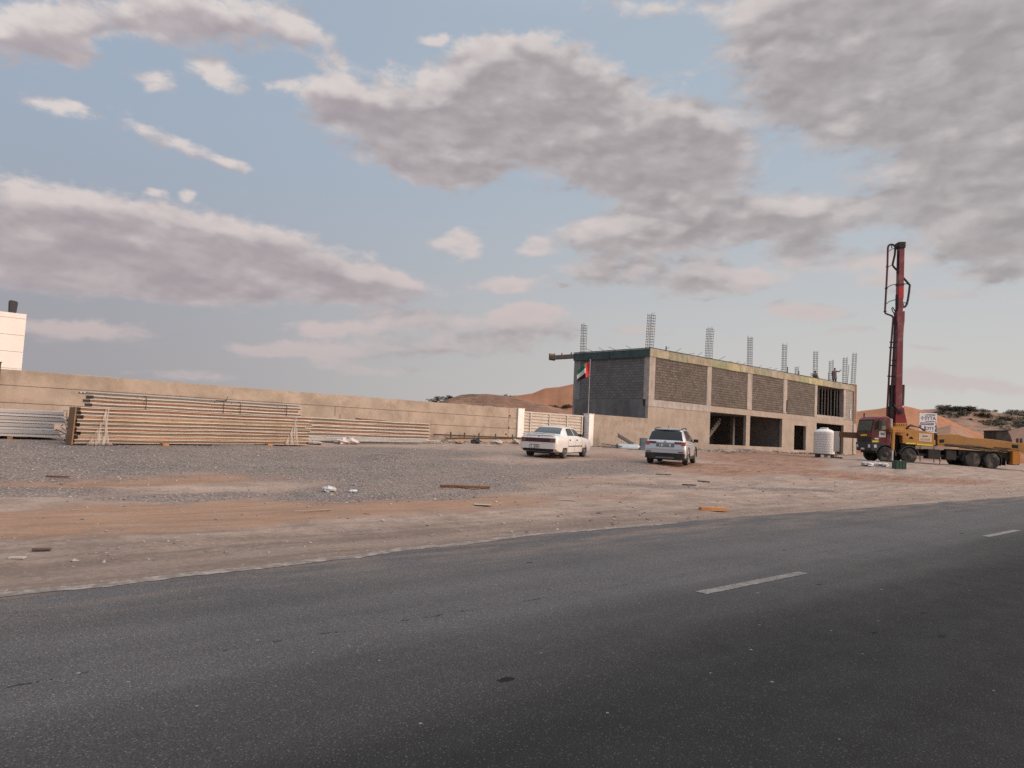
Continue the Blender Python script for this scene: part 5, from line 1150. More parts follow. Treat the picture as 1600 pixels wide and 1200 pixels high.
CORER = M('rusty_core_edge', (.20, .10, .055), .9, .3, 2.5, .2, 30, dirt=(.08, .05, .04), dscale=2.0, damt=.6, aniso=(.3, 1, 3))
WSHEET = M('white_sheet_metal', (.36, .345, .335), .45, .08, 1.2, dirt=(.42, .37, .33), dscale=1.0, damt=.4, aniso=(.3, 1, 1))
BEIGE = M('beige_panel', (.50, .44, .37), .6, .08, 1.5, dirt=(.36, .29, .23), dscale=1.5, damt=.4)
def panel(label, group, x, y, z, head, length, width, th, core, skin, sag=.0, ribs=5, tilt=0.0):
    """one insulated panel: core edge with a folded metal skin above and below; x, y is its front left corner"""
    o = None; n = 30
    def prof(u, dz):  return dz + sag * (u * (1 - u)) * -4 + .020 * noise.noise((u * 5, z * 7, x)) + .008 * noise.noise((u * 21, z * 9, x))
    g = MB(); ring = []
    for i in range(n + 1):
        u = i / n; ring.append([(u * length, 0.012, prof(u, th * .16)), (u * length, width - .01, prof(u, th * .16)), (u * length, width - .01, prof(u, th * .80)), (u * length, .012, prof(u, th * .80))])
    vs = [p for r in ring for p in r]
    g.add(vs, [(i * 4 + j, i * 4 + (j + 1) % 4, (i + 1) * 4 + (j + 1) % 4, (i + 1) * 4 + j) for i in range(n) for j in range(4)] + [(3, 2, 1, 0), tuple(range(n * 4, n * 4 + 4))])
    o = g.build('metal_panel', core); o.location = (x, y, z); o.rotation_euler = (0, -tilt, head); tag(o, label, 'panel', group)
    g = MB()
    for a, b2, ov in ((.80, .98, -.012), (.02, .16, -.004)):
        ring = []; e = .02
        for i in range(n + 1):
            u = i / n; X = -e + u * (length + 2 * e); row = [(X, ov, prof(u, th * a)), (X, width, prof(u, th * a)), (X, width, prof(u, th * b2)), (X, ov, prof(u, th * b2))]
            ring.append(row)
        vs = [p for r in ring for p in r]
        g.add(vs, [(i * 4 + j, i * 4 + (j + 1) % 4, (i + 1) * 4 + (j + 1) % 4, (i + 1) * 4 + j) for i in range(n) for j in range(4)] + [(3, 2, 1, 0), tuple(range(n * 4, n * 4 + 4))])
    g.build('metal_skin', skin, o)
    return o
def stack(x, y, z, head, length, width, n, th, label, group, cores, skins, jx=.10, jy=.03, toplabel=None, tilt=0.0, lens=None):
    c, s = math.cos(head), math.sin(head); out = []
    for i in range(n):
        dx, dy = random.uniform(-jx, jx), random.uniform(-jy, jy); L = length + random.uniform(-jx, jx)
        lab = label
        out.append(panel(lab, group, x + dx * c - dy * s, y + dx * s + dy * c, z + i * th, head, L, width, th * .97, cores[i % len(cores)], skins[i % len(skins)], tilt=tilt))
    if toplabel: out[-1]['label'] = toplabel
    return out
H1 = R_(16); X1, Y1 = 4.95, 24.25; z1 = gz(X1, Y1); z1b = gz(X1 + 8.7 * math.cos(H1), Y1 + 8.7 * math.sin(H1)); t1 = math.atan2(z1b - z1 - .02, 8.7)
stack(X1, Y1, z1 + .08, H1, 8.75, .62, 9, .118, 'long cream edged panel lying in the tall strapped stack before the tan wall', 'panels of the tall strapped stack', [CORE, COREP, CORE, CORER, CORE], [SKINP, SKINY, SKINY, SKIN], .12, .02, tilt=t1)
c, s = math.cos(H1), math.sin(H1)
stack(X1 + .42 * c - .15 * s, Y1 + .42 * s + .15 * c, z1 + .08 + 9 * .118 + .012 + .42 * math.tan(t1), H1, 8.0, .45, 3, .115, 'white edged panel in the short bundle tied on top of the tall stack', 'panels of the tied bundle on top', [CORE, CORER], [SKIN], .08, .03, tilt=t1)
# capping sheet of the top bundle with its folded open end
o = MB(); n = 6
pts = []
for i in range(n): pts += [(.10 * i, 0.0 if i % 2 else .05)]
top = [(p[0] + .02, p[1] + .012) for p in pts][::-1]
o.prism([(a, b2) for a, b2 in pts + top], 'x', 0, 8.2)
cap = o.build('folded_sheet', WSHEET); cap.location = (X1 + .25 * c - .22 * s, Y1 + .25 * s + .22 * c, z1 + .1 + 12 * .1175 + .03 + .25 * math.tan(t1)); cap.rotation_euler = (0, -t1, H1); tag(cap, 'white folded roofing sheet lying on top of the tied panel bundle', 'sheet')
WIRE = M('tie_wire', (.03, .028, .027), .7, .1)
for u in (2.05, 4.9, 5.6, 7.7):
    w = MB(); q = lambda a, b2, d: (X1 + a * c - b2 * s, Y1 + a * s + b2 * c, z1 + d + a * math.tan(t1))
    w.tube([q(u, .10, 1.13), q(u, .10, 1.50), q(u + .02, .16, 1.57), q(u, .62, 1.57), q(u, .64, 1.13)], .010, 5)
    if u == 4.9: w.tube([q(u, .2, 1.57), q(u + .1, .1, 1.62), q(u + .16, .15, 1.74)], .012, 5); w.tube([q(u - .3, .16, 1.585), q(u + .15, .16, 1.59)], .012, 5)
    tag(w.build('tie_wire', WIRE), 'thin dark wire tied around the upper panel bundle', 'wire', 'wires around the upper bundle')
# plywood end boards, bearers
for k, (u, lab) in enumerate(((-.12, 'brown plywood board standing against the left end of the tall panel stack'),)):
    g = MB(); q = lambda a, b2, d: (X1 + a * c - b2 * s, Y1 + a * s + b2 * c, z1 + d)
    g.hexa([q(-.19, -.02, .04), q(-.15, -.02, .04), q(-.15, .30, .04), q(-.19, .30, .04), q(-.16, -.02, 1.13), q(-.12, -.02, 1.13), q(-.12, .30, 1.10), q(-.16, .30, 1.10)])
    tag(g.build('plywood_board', M('end_plywood', (.21, .12, .065), .85, .2, 2)), lab, 'board')
for u, lab in ((2.6, 'orange timber bearer under the left part of the tall panel stack'), (6.75, 'orange timber bearer under the right part of the tall panel stack')):
    g = MB(); X, Y = X1 + u * c, Y1 + u * s; g.obox((X, Y + .25, gz(X, Y) + .045), H1 + R_(90), .8, .22, .10); tag(g.build('timber_bearer', ORANGEW, bevel=.01), lab, 'timber')
# plastic film and straps at both ends of the tall stack
film = bpy.data.materials.new('plastic_film'); film.use_nodes = True; k = NT(film.node_tree); b = film.node_tree.nodes['Principled BSDF']
b.inputs['Base Color'].default_value = (.55, .48, .42, 1); b.inputs['Roughness'].default_value = .35
v = k.new('ShaderNodeTexCoord').outputs['Object']; k.l.new(k.ramp(k.noise(k.scale(v, (3, 3, .5)), 4, 5, .6), .40, .68, .03, .45), b.inputs['Alpha'])
def filmsheet(poly, lab):
    g = MB(); P = []
    for row in poly:
        n = 8; r = []
        for i in range(n + 1):
            t = i / n; a = row[0] + (row[1] - row[0]) * t; dd = row[2]
            r.append((X1 + a * c - (-.045 - .035 * abs(noise.noise((a * 6, dd * 5, 3)))) * s, Y1 + a * s + (-.045 - .035 * abs(noise.noise((a * 6, dd * 5, 3)))) * c, z1 + dd + a * math.tan(t1)))
        P.append(r)
    o = MB().grid(P).build('plastic_wrap', film, smooth=60); m = o.modifiers.new('thickness', 'SOLIDIFY'); m.thickness = .003
    return tag(o, lab, 'plastic wrap')
filmsheet([(.72, .80, 1.16), (.66, .82, .9), (.55, .80, .6), (.42, .84, .35), (.28, .92, .12), (.22, 1.05, .03)], 'torn plastic wrap hanging over the left end of the tall panel stack')
filmsheet([(8.0, 8.08, 1.14), (7.95, 8.12, .9), (7.85, 8.16, .6), (7.7, 8.2, .35), (7.6, 8.25, .12), (7.7, 8.3, .05)], 'torn plastic wrap hanging over the right end of the tall panel stack')
STRAP = M('pale_strap', (.36, .30, .25), .6, .1, 6)
for a0, a1, lab in ((.74, .80, 'pale strap running upright over the left end of the tall stack'), (8.02, 8.06, 'pale strap running upright over the right end of the tall stack')):
    g = MB(); q = lambda a, d: (X1 + a * c + .03 * s, Y1 + a * s - .03 * c, z1 + d + a * math.tan(t1)); lo, hi = (.35, 1.0) if a0 < 0 else (.08, 1.16)
    (xa, ya, za), (xb2, yb2, zb2) = q(a0, lo), q(a1, hi); w = .016
    g.hexa([(xa - w * c, ya - w * s, za), (xa + w * c, ya + w * s, za), (xa + w * c + .01 * s, ya + w * s - .01 * c, za), (xa - w * c + .01 * s, ya - w * s - .01 * c, za), (xb2 - w * c, yb2 - w * s, zb2), (xb2 + w * c, yb2 + w * s, zb2), (xb2 + w * c + .01 * s, yb2 + w * s - .01 * c, zb2), (xb2 - w * c + .01 * s, yb2 - w * s - .01 * c, zb2)])
    tag(g.build('strap', STRAP), lab, 'strap')
# white ribbed bundle at the far left, parallel to the wall
def ribbed(label, group, x, y, z, head, length, width, h, mat, cat='sheet'):
    g = MB(); n = 3; pts = [(0, 0), (.03, .35 * h), (0.0, .45 * h), (0.0, .93 * h), (.05, h), (width, h), (width, 0)]
    g.prism(pts, 'x', 0, length); o = g.build('cladding_sheet', mat); o.location = (x, y, z); o.rotation_euler = (0, 0, head)
    g = MB(); g.prism([(.06, .05 * h), (.06, .9 * h), (width - .05, .9 * h), (width - .05, .05 * h)], 'x', length, length + .012); g.build('open_end', M('sheet_end_dark', (.10, .09, .085), .8, .3, 6), o)
    return tag(o, label, cat, group)
XL, YL = -6.0, 26.5; zl = gz(5, YL) + .10
for i in range(4):
    ribbed('white ribbed metal sheet in the low bundle at the left edge of the lot', 'white sheets at the left edge', XL + random.uniform(-.1, .1), YL + random.uniform(-.03, .03), zl + i * .205, 0, 10.85 + random.uniform(-.12, .12), 1.2, .195, WSHEET)
for X in (.9, 3.6):
    g = MB(); g.obox((X, YL + .6, zl - .06), R_(90), 1.3, .14, .10); tag(g.build('timber_bearer', TIMBER, bevel=.01), 'timber bearer under the white sheet bundle at the left edge', 'timber', 'bearers under the white sheets')
g = MB(); random.seed(4)
for i in range(14):
    a = (4.9 + random.uniform(-.05, .25), YL + random.uniform(0, .8), zl + random.uniform(0, .8)); g.tube([a, (a[0] + random.uniform(.05, .25), a[1] - random.uniform(.0, .2), a[2] + random.uniform(-.15, .1)), (a[0] + random.uniform(.1, .3), a[1] - .1, a[2] - random.uniform(.1, .3))], .02, 5)
tag(g.build('torn_wrap', M('grey_wrap', (.36, .33, .31), .6, .2, 5)), 'torn grey wrapping on the end of the white sheet bundle', 'plastic wrap')
# second stack further back
H2 = R_(10.0); X2, Y2 = 14.9, 30.15; z2 = gz(X2, Y2) + .07
stack(X2, Y2, z2, H2, 7.9, 1.1, 6, .165, 'white edged panel with rusty core in the second stack right of the tall one', 'panels of the second stack', [CORER, CORE], [SKIN], .10, .03)
g = MB(); cc, ss = math.cos(H2), math.sin(H2); q = lambda a, b2, d: (X2 + a * cc - b2 * ss, Y2 + a * ss + b2 * cc, z2 + d)
g.hexa([q(3.3, .1, 1.0), q(4.9, .05, 1.0), q(4.9, .4, 1.0), q(3.3, .5, 1.0), q(3.3, .1, 1.06), q(4.9, .05, 1.03), q(4.9, .4, 1.03), q(3.3, .5, 1.07)])
tag(g.build('rusty_strip', M('rust_brown', (.16, .07, .035), .9, .3, 4)), 'rusty brown strip lying on top of the second panel stack', 'strip')
for i in range(4):
    x, y = 12.15, 29.3; g = MB(); g.box(0, 1.9, 0, .8, 0, .225); o = g.build('beige_slab', BEIGE, bevel=.012); o.location = (x + .04 * (i % 2), y, gz(x, y) + .06 + .235 * i); o.rotation_euler = (0, 0, R_(6))
    tag(o, 'plain beige slab stacked between the tall stack and the second stack', 'slab', 'beige slabs between the stacks')
for i, (xa, ya, L, hd, lab) in enumerate(((13.9, 28.75, 7.4, 9, 'long white sheet lying on the gravel before the second stack, nearest the road'), (14.3, 29.15, 9.0, 12, 'long white sheet lying before the second stack with its end past the stack'), (14.1, 29.6, 8.2, 12, 'long white sheet lying at the foot of the second stack, closest to it'))):
    o = ribbed(lab, 'long white sheets on the gravel', xa, ya, gz(xa + 3, ya + .5) + .07 + .03 * i, R_(hd), L, .30, .06, WSHEET); o.rotation_euler = (0, -.006, R_(hd))
# ------------------------------------------------------------------ water tank, sign, small things
WT = thing('water_tank', 'white ribbed plastic water tank on a low block stand before the building', 'tank', (58.75, 26.95, gz(58.75, 26.95)))
TANKM = M('tank_plastic', (.66, .63, .60), .55, .05, 1.5, dirt=(.46, .40, .36), dscale=1.5, damt=.4)
pr = [(.001, .30), (.78, .30)]; z = .30
for i in range(9):
    pr += [(.80, z + .02), (.80, z + .15), (.775, z + .165), (.775, z + .185)]; z += .19
pr += [(.80, z + .02), (.72, z + .14), (.55, z + .24), (.36, z + .30), (.30, z + .31), (.30, z + .36), (.001, z + .38)]
MB().lathe(pr, (0, 0, 0), 'z', 32).build('tank_body', TANKM, WT, smooth=25)
MB().lathe([(.001, z + .36), (.33, z + .36), (.33, z + .41), (.001, z + .43)], (0, 0, 0), 'z', 20).build('tank_lid', TANKM, WT, smooth=40)
for x, y in ((-.55, -.5), (.5, -.55), (0, .5)): MB().box(x - .22, x + .22, y - .15, y + .15, 0, .24).build('stand_block', RAWCON, WT, bevel=.01)
MB().box(-.85, .85, -.8, .8, .24, .30).build('stand_board', DKTIMB, WT)
# signboard
def textobj(body, size, loc, parent, mat, name='sign_lettering'):
    cu = bpy.data.curves.new(name, 'FONT'); cu.body = body; cu.size = size; cu.extrude = .004; cu.align_x = 'CENTER'; cu.align_y = 'CENTER'; cu.space_character = 1.05; cu.offset = .008
    dg = bpy.context.evaluated_depsgraph_get(); t = bpy.data.objects.new('tmp', cu); COL.objects.link(t); dg.update()
    me = bpy.data.meshes.new_from_object(t.evaluated_get(bpy.context.evaluated_depsgraph_get())); bpy.data.objects.remove(t)
    me.materials.clear(); me.materials.append(mat)
    o = bpy.data.objects.new(name, me); COL.objects.link(o); o.parent = parent; o.location = loc; o.rotation_euler = (R_(90), 0, 0); return o
SG = thing('sign_board', 'white sign board with purple lettering standing behind the orange truck', 'sign', (67.9, 22.25, gz(67.9, 22.25)), R_(-40))
bw, b0, b1 = 1.52, 2.50, 4.16
brd = MB().box(-bw / 2, bw / 2, -.03, .03, b0, b1).build('board', M('sign_white', (.66, .63, .61), .6, .04, 2), SG)
MB().box(-bw / 2 - .03, bw / 2 + .03, -.025, .035, b1, b1 + .05).build('board_frame', M('sign_frame', (.16, .12, .10), .7, .2), SG)
for x in (-.6, .6): MB().box(x - .04, x + .04, .035, .11, -.05, b1).build('sign_post', M('sign_frame', (0, 0, 0)), SG)
PUR = M('sign_purple', (.085, .06, .12), .6, .1, 3); NAVY = M('sign_navy', (.05, .065, .17), .6, .1, 3)
textobj('SYTA', .40, (.18, -.036, b1 - .44), brd, NAVY); textobj('CITY', .36, (.12, -.036, b0 + .34), brd, NAVY)
for x0, x1, z0, z1 in ((-.30, .62, b1 - .20, b1 - .15), (-.10, .62, b1 - .13, b1 - .10), (-.26, .55, b1 - .73, b1 - .67), (-.3, .5, b0 + .10, b0 + .13)): MB().box(x0, x1, -.037, -.031, z0, z1).build('sign_print', NAVY, brd)
MB().box(-.68, .48, -.037, -.031, b1 - 1.02, b1 - .82).build('sign_band', PUR, brd)
MB().box(-.60, .40, -.040, -.0372, b1 - .94, b1 - .90).build('sign_print', M('sign_white', (0, 0, 0)), brd)
g = MB()
ring = [(-.50 + r * .8 * math.cos(R_(a)), b1 - .44 + r * math.sin(R_(a))) for r in (.16,) for a in range(0, 360, 90)]
inner = [(-.50 + .072 * math.cos(R_(a)), b1 - .44 + .09 * math.sin(R_(a))) for a in range(0, 360, 90)]
for i in range(4):
    j = (i + 1) % 4; g.prism([ring[i], ring[j], inner[j], inner[i]], 'y', -.037, -.031)
g.build('sign_emblem', PUR, brd)
for pts in ([(-.76, b0 + .62), (-.62, b0 + .60), (-.55, b0 + .48), (-.66, b0 + .30), (-.76, b0 + .42)], [(-.28, b0 + .62), (-.20, b0 + .42), (-.24, b0 + .16), (-.31, b0 + .14), (-.35, b0 + .40)], [(.56, b0 + .62), (.74, b0 + .60), (.75, b0 + .10), (.64, b0 + .05), (.56, b0 + .22), (.66, b0 + .40)], [(.62, b1 - .66), (.68, b1 - .70), (.73, b1 - 1.0), (.68, b1 - 1.12), (.66, b1 - .86)]):
    MB().prism(pts, 'y', -.037, -.031).build('sign_shape', PUR, brd)
# people on the roof
SKINT = M('brown_skin', (.13, .07, .045), .6, .1, 8); HAIR = M('black_hair', (.012, .011, .011), .7, .2, 20)
def body_mesh(root, pts, edges, rad, name='body', mat=None):
    me = bpy.data.meshes.new(name); me.from_pydata(pts, edges, []); me.materials.append(mat or SKINT)
    o = bpy.data.objects.new(name, me); COL.objects.link(o); o.parent = root
    m = o.modifiers.new('skin', 'SKIN'); m.use_smooth_shade = True
    lay = me.skin_vertices[0].data
    for i, r in enumerate(rad): lay[i].radius = (r, r) if not isinstance(r, tuple) else r
    lay[0].use_root = True
    sb = o.modifiers.new('smooth', 'SUBSURF'); sb.levels = 1; sb.render_levels = 2
    return o
def figure(root, J, cloth):
    """J: joint positions, facing +x, left side +y"""
    P = []; E = []; Rd = []
    def a(p, r, to=None):
        P.append(tuple(p)); Rd.append(r)
        if to is not None: E.append((to, len(P) - 1))
        return len(P) - 1
    pel = a(J['pelvis'], .125); wai = a(J['waist'], .12, pel); che = a(J['chest'], .145, wai); nk = a(J['neck'], .055, che)
    hd = Vector(J['head']); fw = Vector(J['face'])
    h1 = a(hd - Vector((0, 0, .07)), .075, nk); h2 = a(hd, .092, h1); h3 = a(hd + Vector((0, 0, .075)), .078, h2)
    a(hd + fw * .098 - Vector((0, 0, .01)), .014, h2); a(hd + fw * .085 - Vector((0, 0, .075)), .026, h1)
    sdv = Vector((-fw.y, fw.x, 0))
    a(hd + sdv * .098, .016, h2); a(hd - sdv * .098, .016, h2)
    for s_ in ('l', 'r'):
        sh_ = a(J['sh_' + s_], .062, che); el_ = a(J['el_' + s_], .046, sh_); wr_ = a(J['wr_' + s_], .030, el_)
        w = Vector(J['wr_' + s_]); d = (w - Vector(J['el_' + s_])).normalized(); side = d.cross(Vector((0, 0, 1)) if abs(d.z) < .8 else fw).normalized()
        palm = a(w + d * .06, .034, wr_); sg = 1 if s_ == 'l' else -1
        for i, (off, ln) in enumerate(((-.030, .062), (-.010, .078), (.011, .074), (.030, .058))):
            k1 = w + d * .105 + side * off; f1 = a(k1, .0095, palm); f2 = a(k1 + d * ln * .55 - Vector((0, 0, .010)), .0085, f1); a(k1 + d * ln * .9 - Vector((0, 0, .028)), .0075, f2)
        t1_ = a(w + d * .05 + side * .048 * sg, .011, palm); a(w + d * .095 + side * .066 * sg, .009, t1_)
        hp_ = a(J['hip_' + s_], .088, pel); kn_ = a(J['kn_' + s_], .060, hp_); an_ = a(J['an_' + s_], .040, kn_)
        f0 = a(Vector(J['an_' + s_]) + Vector((.06, 0, -.045)), .042, an_); a(Vector(J['an_' + s_]) + Vector((.17, 0, -.06)), .030, f0)
    body_mesh(root, P, E, Rd)
    MB().ball(tuple(hd + Vector((0, 0, .045)) - fw * .022), (.103, .100, .094), 14, 8, .03).build('hair', HAIR, root, smooth=60)
def sections(root, name, mat, secs, n=16):
    g = MB(); P = []
    for cx, cy, cz, rx, ry in secs:
        P.append([(cx + rx * math.cos(2 * math.pi * i / n) * (1 + .05 * math.sin(i * 2.3 + cz * 3)), cy + ry * math.sin(2 * math.pi * i / n), cz) for i in range(n + 1)])
    return g.grid(P).build(name, mat, root, smooth=60, weld=True)
def sleeve(root, name, mat, pts, r):
    g = MB(); g.tube(pts, r, 10, caps=False); return g.build(name, mat, root, smooth=60)
P1 = thing('person', 'man in a long grey tunic standing on the roof, arm raised to a rebar cage', 'person', (77.9, 34.75, 8.27), R_(24))
J = dict(pelvis=(0, 0, .93), waist=(0, 0, 1.08), chest=(.01, 0, 1.29), neck=(.01, 0, 1.48), head=(.03, -.02, 1.62), face=(.94, -.34, 0),
         sh_l=(.0, .19, 1.40), el_l=(.02, .26, 1.13), wr_l=(.10, .24, .90), sh_r=(.0, -.19, 1.40), el_r=(.10, -.44, 1.36), wr_r=(.20, -.62, 1.55),
         hip_l=(0, .10, .88), kn_l=(.03, .11, .48), an_l=(-.02, .11, .09), hip_r=(0, -.10, .88), kn_r=(.02, -.11, .48), an_r=(.0, -.12, .09))
figure(P1, J, None)
KUR = M('grey_tunic', (.135, .105, .10), .9, .15, 4)
sections(P1, 'tunic', KUR, [(0, 0, .52, .22, .27), (0, 0, .75, .20, .245), (0, 0, .95, .175, .215), (0, 0, 1.12, .16, .20), (.01, 0, 1.30, .165, .225), (.01, 0, 1.42, .12, .20), (.01, 0, 1.49, .065, .075)])
sleeve(P1, 'tunic_sleeve', KUR, [(0, .17, 1.40), (.02, .255, 1.14), (.085, .245, .95)], [.085, .072, .06]); sleeve(P1, 'tunic_sleeve', KUR, [(0, -.17, 1.40), (.10, -.43, 1.36), (.175, -.565, 1.49)], [.085, .07, .058])
for q in ('l', 'r'): sleeve(P1, 'trouser_leg', M('dark_trousers', (.05, .042, .042), .9, .15, 4), [J['hip_' + q], J['kn_' + q], (J['an_' + q][0], J['an_' + q][1], .12)], [.115, .095, .08])
P2 = thing('person', 'man in a pale shirt crouching at the roof edge beside a rebar cage', 'person', (73.35, 34.6, 8.27), R_(138))
J = dict(pelvis=(-.12, 0, .26), waist=(-.08, 0, .40), chest=(.02, 0, .60), neck=(.09, 0, .77), head=(.14, 0, .90), face=(.97, 0, -.24),
         sh_l=(.05, .18, .70), el_l=(.30, .20, .62), wr_l=(.50, .12, .70), sh_r=(.05, -.18, .70), el_r=(.28, -.22, .55), wr_r=(.49, -.12, .60),
         hip_l=(-.06, .11, .24), kn_l=(.30, .17, .46), an_l=(.10, .15, .09), hip_r=(-.06, -.11, .24), kn_r=(.30, -.17, .44), an_r=(.10, -.15, .09))
figure(P2, J, None)
SHI = M('pale_shirt', (.22, .20, .18), .9, .12, 4)
sections(P2, 'shirt', SHI, [(-.13, 0, .20, .15, .19), (-.10, 0, .36, .145, .18), (-.03, 0, .52, .15, .195), (.03, 0, .66, .14, .205), (.06, 0, .73, .10, .16), (.085, 0, .79, .06, .07)])
for q, sg in (('l', 1), ('r', -1)):
    sleeve(P2, 'shirt_sleeve', SHI, [(.05, .16 * sg, .70), J['el_' + q]], [.08, .065])
    sleeve(P2, 'trouser_leg', M('black_trousers', (.018, .017, .018), .9, .15, 4), [J['hip_' + q], J['kn_' + q], (J['an_' + q][0], J['an_' + q][1], .12)], [.115, .095, .075])
g = MB(); random.seed(2); g.ball((0, 0, .14), (.34, .2, .16), 12, 7, .18); tag(g.build('cement_bag', M('dark_sack', (.025, .023, .022), .9, .2, 5), smooth=60), 'dark sack lying on the roof edge near the far corner', 'bag').location = (79.9, 34.5, 8.27)

# ------------------------------------------------------------------ things lying about
def put(o, x, y, head=0.0, dz=0.0, tiltx=0.0, tilty=0.0): o.location = (x, y, gnd(x, y) + dz); o.rotation_euler = (tiltx, tilty, head); return o
def slab(name, L, w, h, mat, label, cat, x, y, head, dz=0.0, group=None, bev=.006, tilty=0.0, warp=.0):
    g = MB(); n = 6; ring = []
    for i in range(n + 1):
        u = i / n; zz = warp * 4 * u * (1 - u); ww = w * (1 + .06 * noise.noise((u * 5, x, y))); ring.append([(L * (u - .5), -ww / 2, zz), (L * (u - .5), ww / 2, zz), (L * (u - .5), ww / 2, zz + h), (L * (u - .5), -ww / 2, zz + h)])
    vs = [p for r in ring for p in r]
    g.add(vs, [(i * 4 + j, i * 4 + (j + 1) % 4, (i + 1) * 4 + (j + 1) % 4, (i + 1) * 4 + j) for i in range(n) for j in range(4)] + [(3, 2, 1, 0), tuple(range(n * 4, n * 4 + 4))])
    o = g.build(name, mat, bevel=bev); tag(o, label, cat, group); return put(o, x, y, head, dz, 0, tilty)
slab('timber_offcut', .62, .13, .075, ORANGEW, 'short orange timber offcut lying near the road edge', 'timber', 13.82, 8.72, R_(-28), .0)
slab('rusty_bar', 1.15, .10, .05, M('rust_brown', (.16, .07, .035), .9, .3, 4), 'long rusty brown bar lying on the gravel in mid lot', 'bar', 10.55, 13.15, R_(-32), .01)
slab('black_strip', .42, .09, .03, M('black_rubber', (.02, .019, .019), .8, .2), 'short black rubber strip on the sand, nearer the road', 'strip', 18.8, 12.7, R_(-48), .01)
slab('black_strip', .40, .07, .03, M('black_rubber', (0, 0, 0)), 'short black rubber strip on the sand below the silver car', 'strip', 20.8, 13.5, R_(-75), .01)
slab('dark_lath', .55, .06, .03, DKTIMB, 'dark wooden lath on the gravel left of the silver car', 'timber', 21.5, 15.6, R_(-40), .01)
slab('thin_stick', .60, .018, .015, M('pale_stick', (.30, .22, .15), .9, .2), 'thin pale stick lying across the orange sand', 'stick', 5.55, 10.75, R_(-5), .015)
slab('brown_lath', .40, .05, .03, M('rust_brown', (0, 0, 0)), 'short brown lath on the gravel at the left', 'timber', 2.95, 15.8, R_(-30), .01)
slab('wood_chip', .17, .06, .02, DKTIMB, 'flat piece of wood by the near sand edge at the left', 'timber', 1.58, 8.95, R_(-20), .01)
slab('flat_stone', .14, .08, .02, RAWCON, 'flat pale stone on the road shoulder at the left', 'stone', 1.32, 8.6, R_(-30), .0)
slab('card_scrap', .40, .22, .008, M('grey_card', (.27, .23, .20), .9, .15), 'grey scrap of card on the sand, middle of the shoulder', 'card', 11.55, 10.9, R_(-50), .006)
slab('card_scrap', .32, .2, .008, M('pale_card', (.32, .27, .23), .9, .15), 'pale scrap of card on the sand before the white car', 'card', 8.95, 10.6, R_(-40), .006)
def crumple(name, r, mat, label, cat, x, y, group=None, seed=0, dz=0.0):
    rnd = random.Random(seed); g = MB(); n, k_ = 12, 7; vs = []
    for i in range(k_ + 1):
        th = math.pi * i / k_
        for j in range(n):
            a = 2 * math.pi * j / n; q = 1 + .55 * noise.noise((math.cos(a) * 1.7 + seed * 3.3, math.sin(a) * 1.7, th * 1.6)) + rnd.uniform(-.12, .12)
            vs.append((r[0] * q * math.sin(th) * math.cos(a), r[1] * q * math.sin(th) * math.sin(a), r[2] * (.8 + .9 * math.cos(th) * q)))
    g.add(vs, [(i * n + j, (i + 1) * n + j, (i + 1) * n + (j + 1) % n, i * n + (j + 1) % n) for i in range(k_) for j in range(n)])
    return put(tag(g.build(name, mat), label, cat, group), x, y, rnd.uniform(0, 6), dz)
BAGM = M('white_plastic_bag', (.50, .48, .46), .45, .08, 8)
crumple('plastic_bag', (.15, .11, .07), BAGM, 'crumpled white plastic bag on the gravel, larger of two', 'bag', 7.15, 13.2, seed=1)
crumple('plastic_bag', (.09, .07, .04), M('bluish_bag', (.5, .52, .55), .45, .08, 8), 'small bluish plastic bag right of the white bag on the gravel', 'bag', 7.55, 12.95, seed=2)
for i, (x, y, lab) in enumerate(((44.6, 17.9, 'crumpled white sack before the truck cab, left in its heap'), (45.2, 17.2, 'crumpled white sack before the truck cab, nearest the green crate'), (45.9, 17.9, 'crumpled pale sack behind the others before the truck cab'))):
    crumple('white_sack', (.45, .3, .13), BAGM if i < 2 else M('pale_sack', (.45, .40, .36), .8, .1, 5), lab, 'sack', x, y, seed=5 + i)
GC = thing('plastic_crate', 'dark green plastic crate standing on the sand before the truck', 'crate', (44.6, 16.1, gnd(44.6, 16.1)), R_(-40))
GREENP = M('green_plastic', (.012, .055, .034), .5, .15, 5)
MB().box(-.31, .31, -.2, .2, .0, .05).build('crate_base', GREENP, GC)
for y in (-.2, .18): 
    g = MB()
    g.box(-.31, .31, y, y + .02, .05, .42); g.build('crate_side', GREENP, GC)
for x in (-.31, .29): MB().box(x, x + .02, -.18, .18, .05, .42).build('crate_side', GREENP, GC)
for x in (-.28, -.09, .1, .28): MB().box(x - .015, x + .015, -.212, -.2, .03, .42).build('crate_rib', M('green_plastic_dark', (.006, .03, .02), .6, .1), GC)
MB().box(-.33, .33, -.22, .22, .42, .46).build('crate_rim', GREENP, GC, bevel=.01)
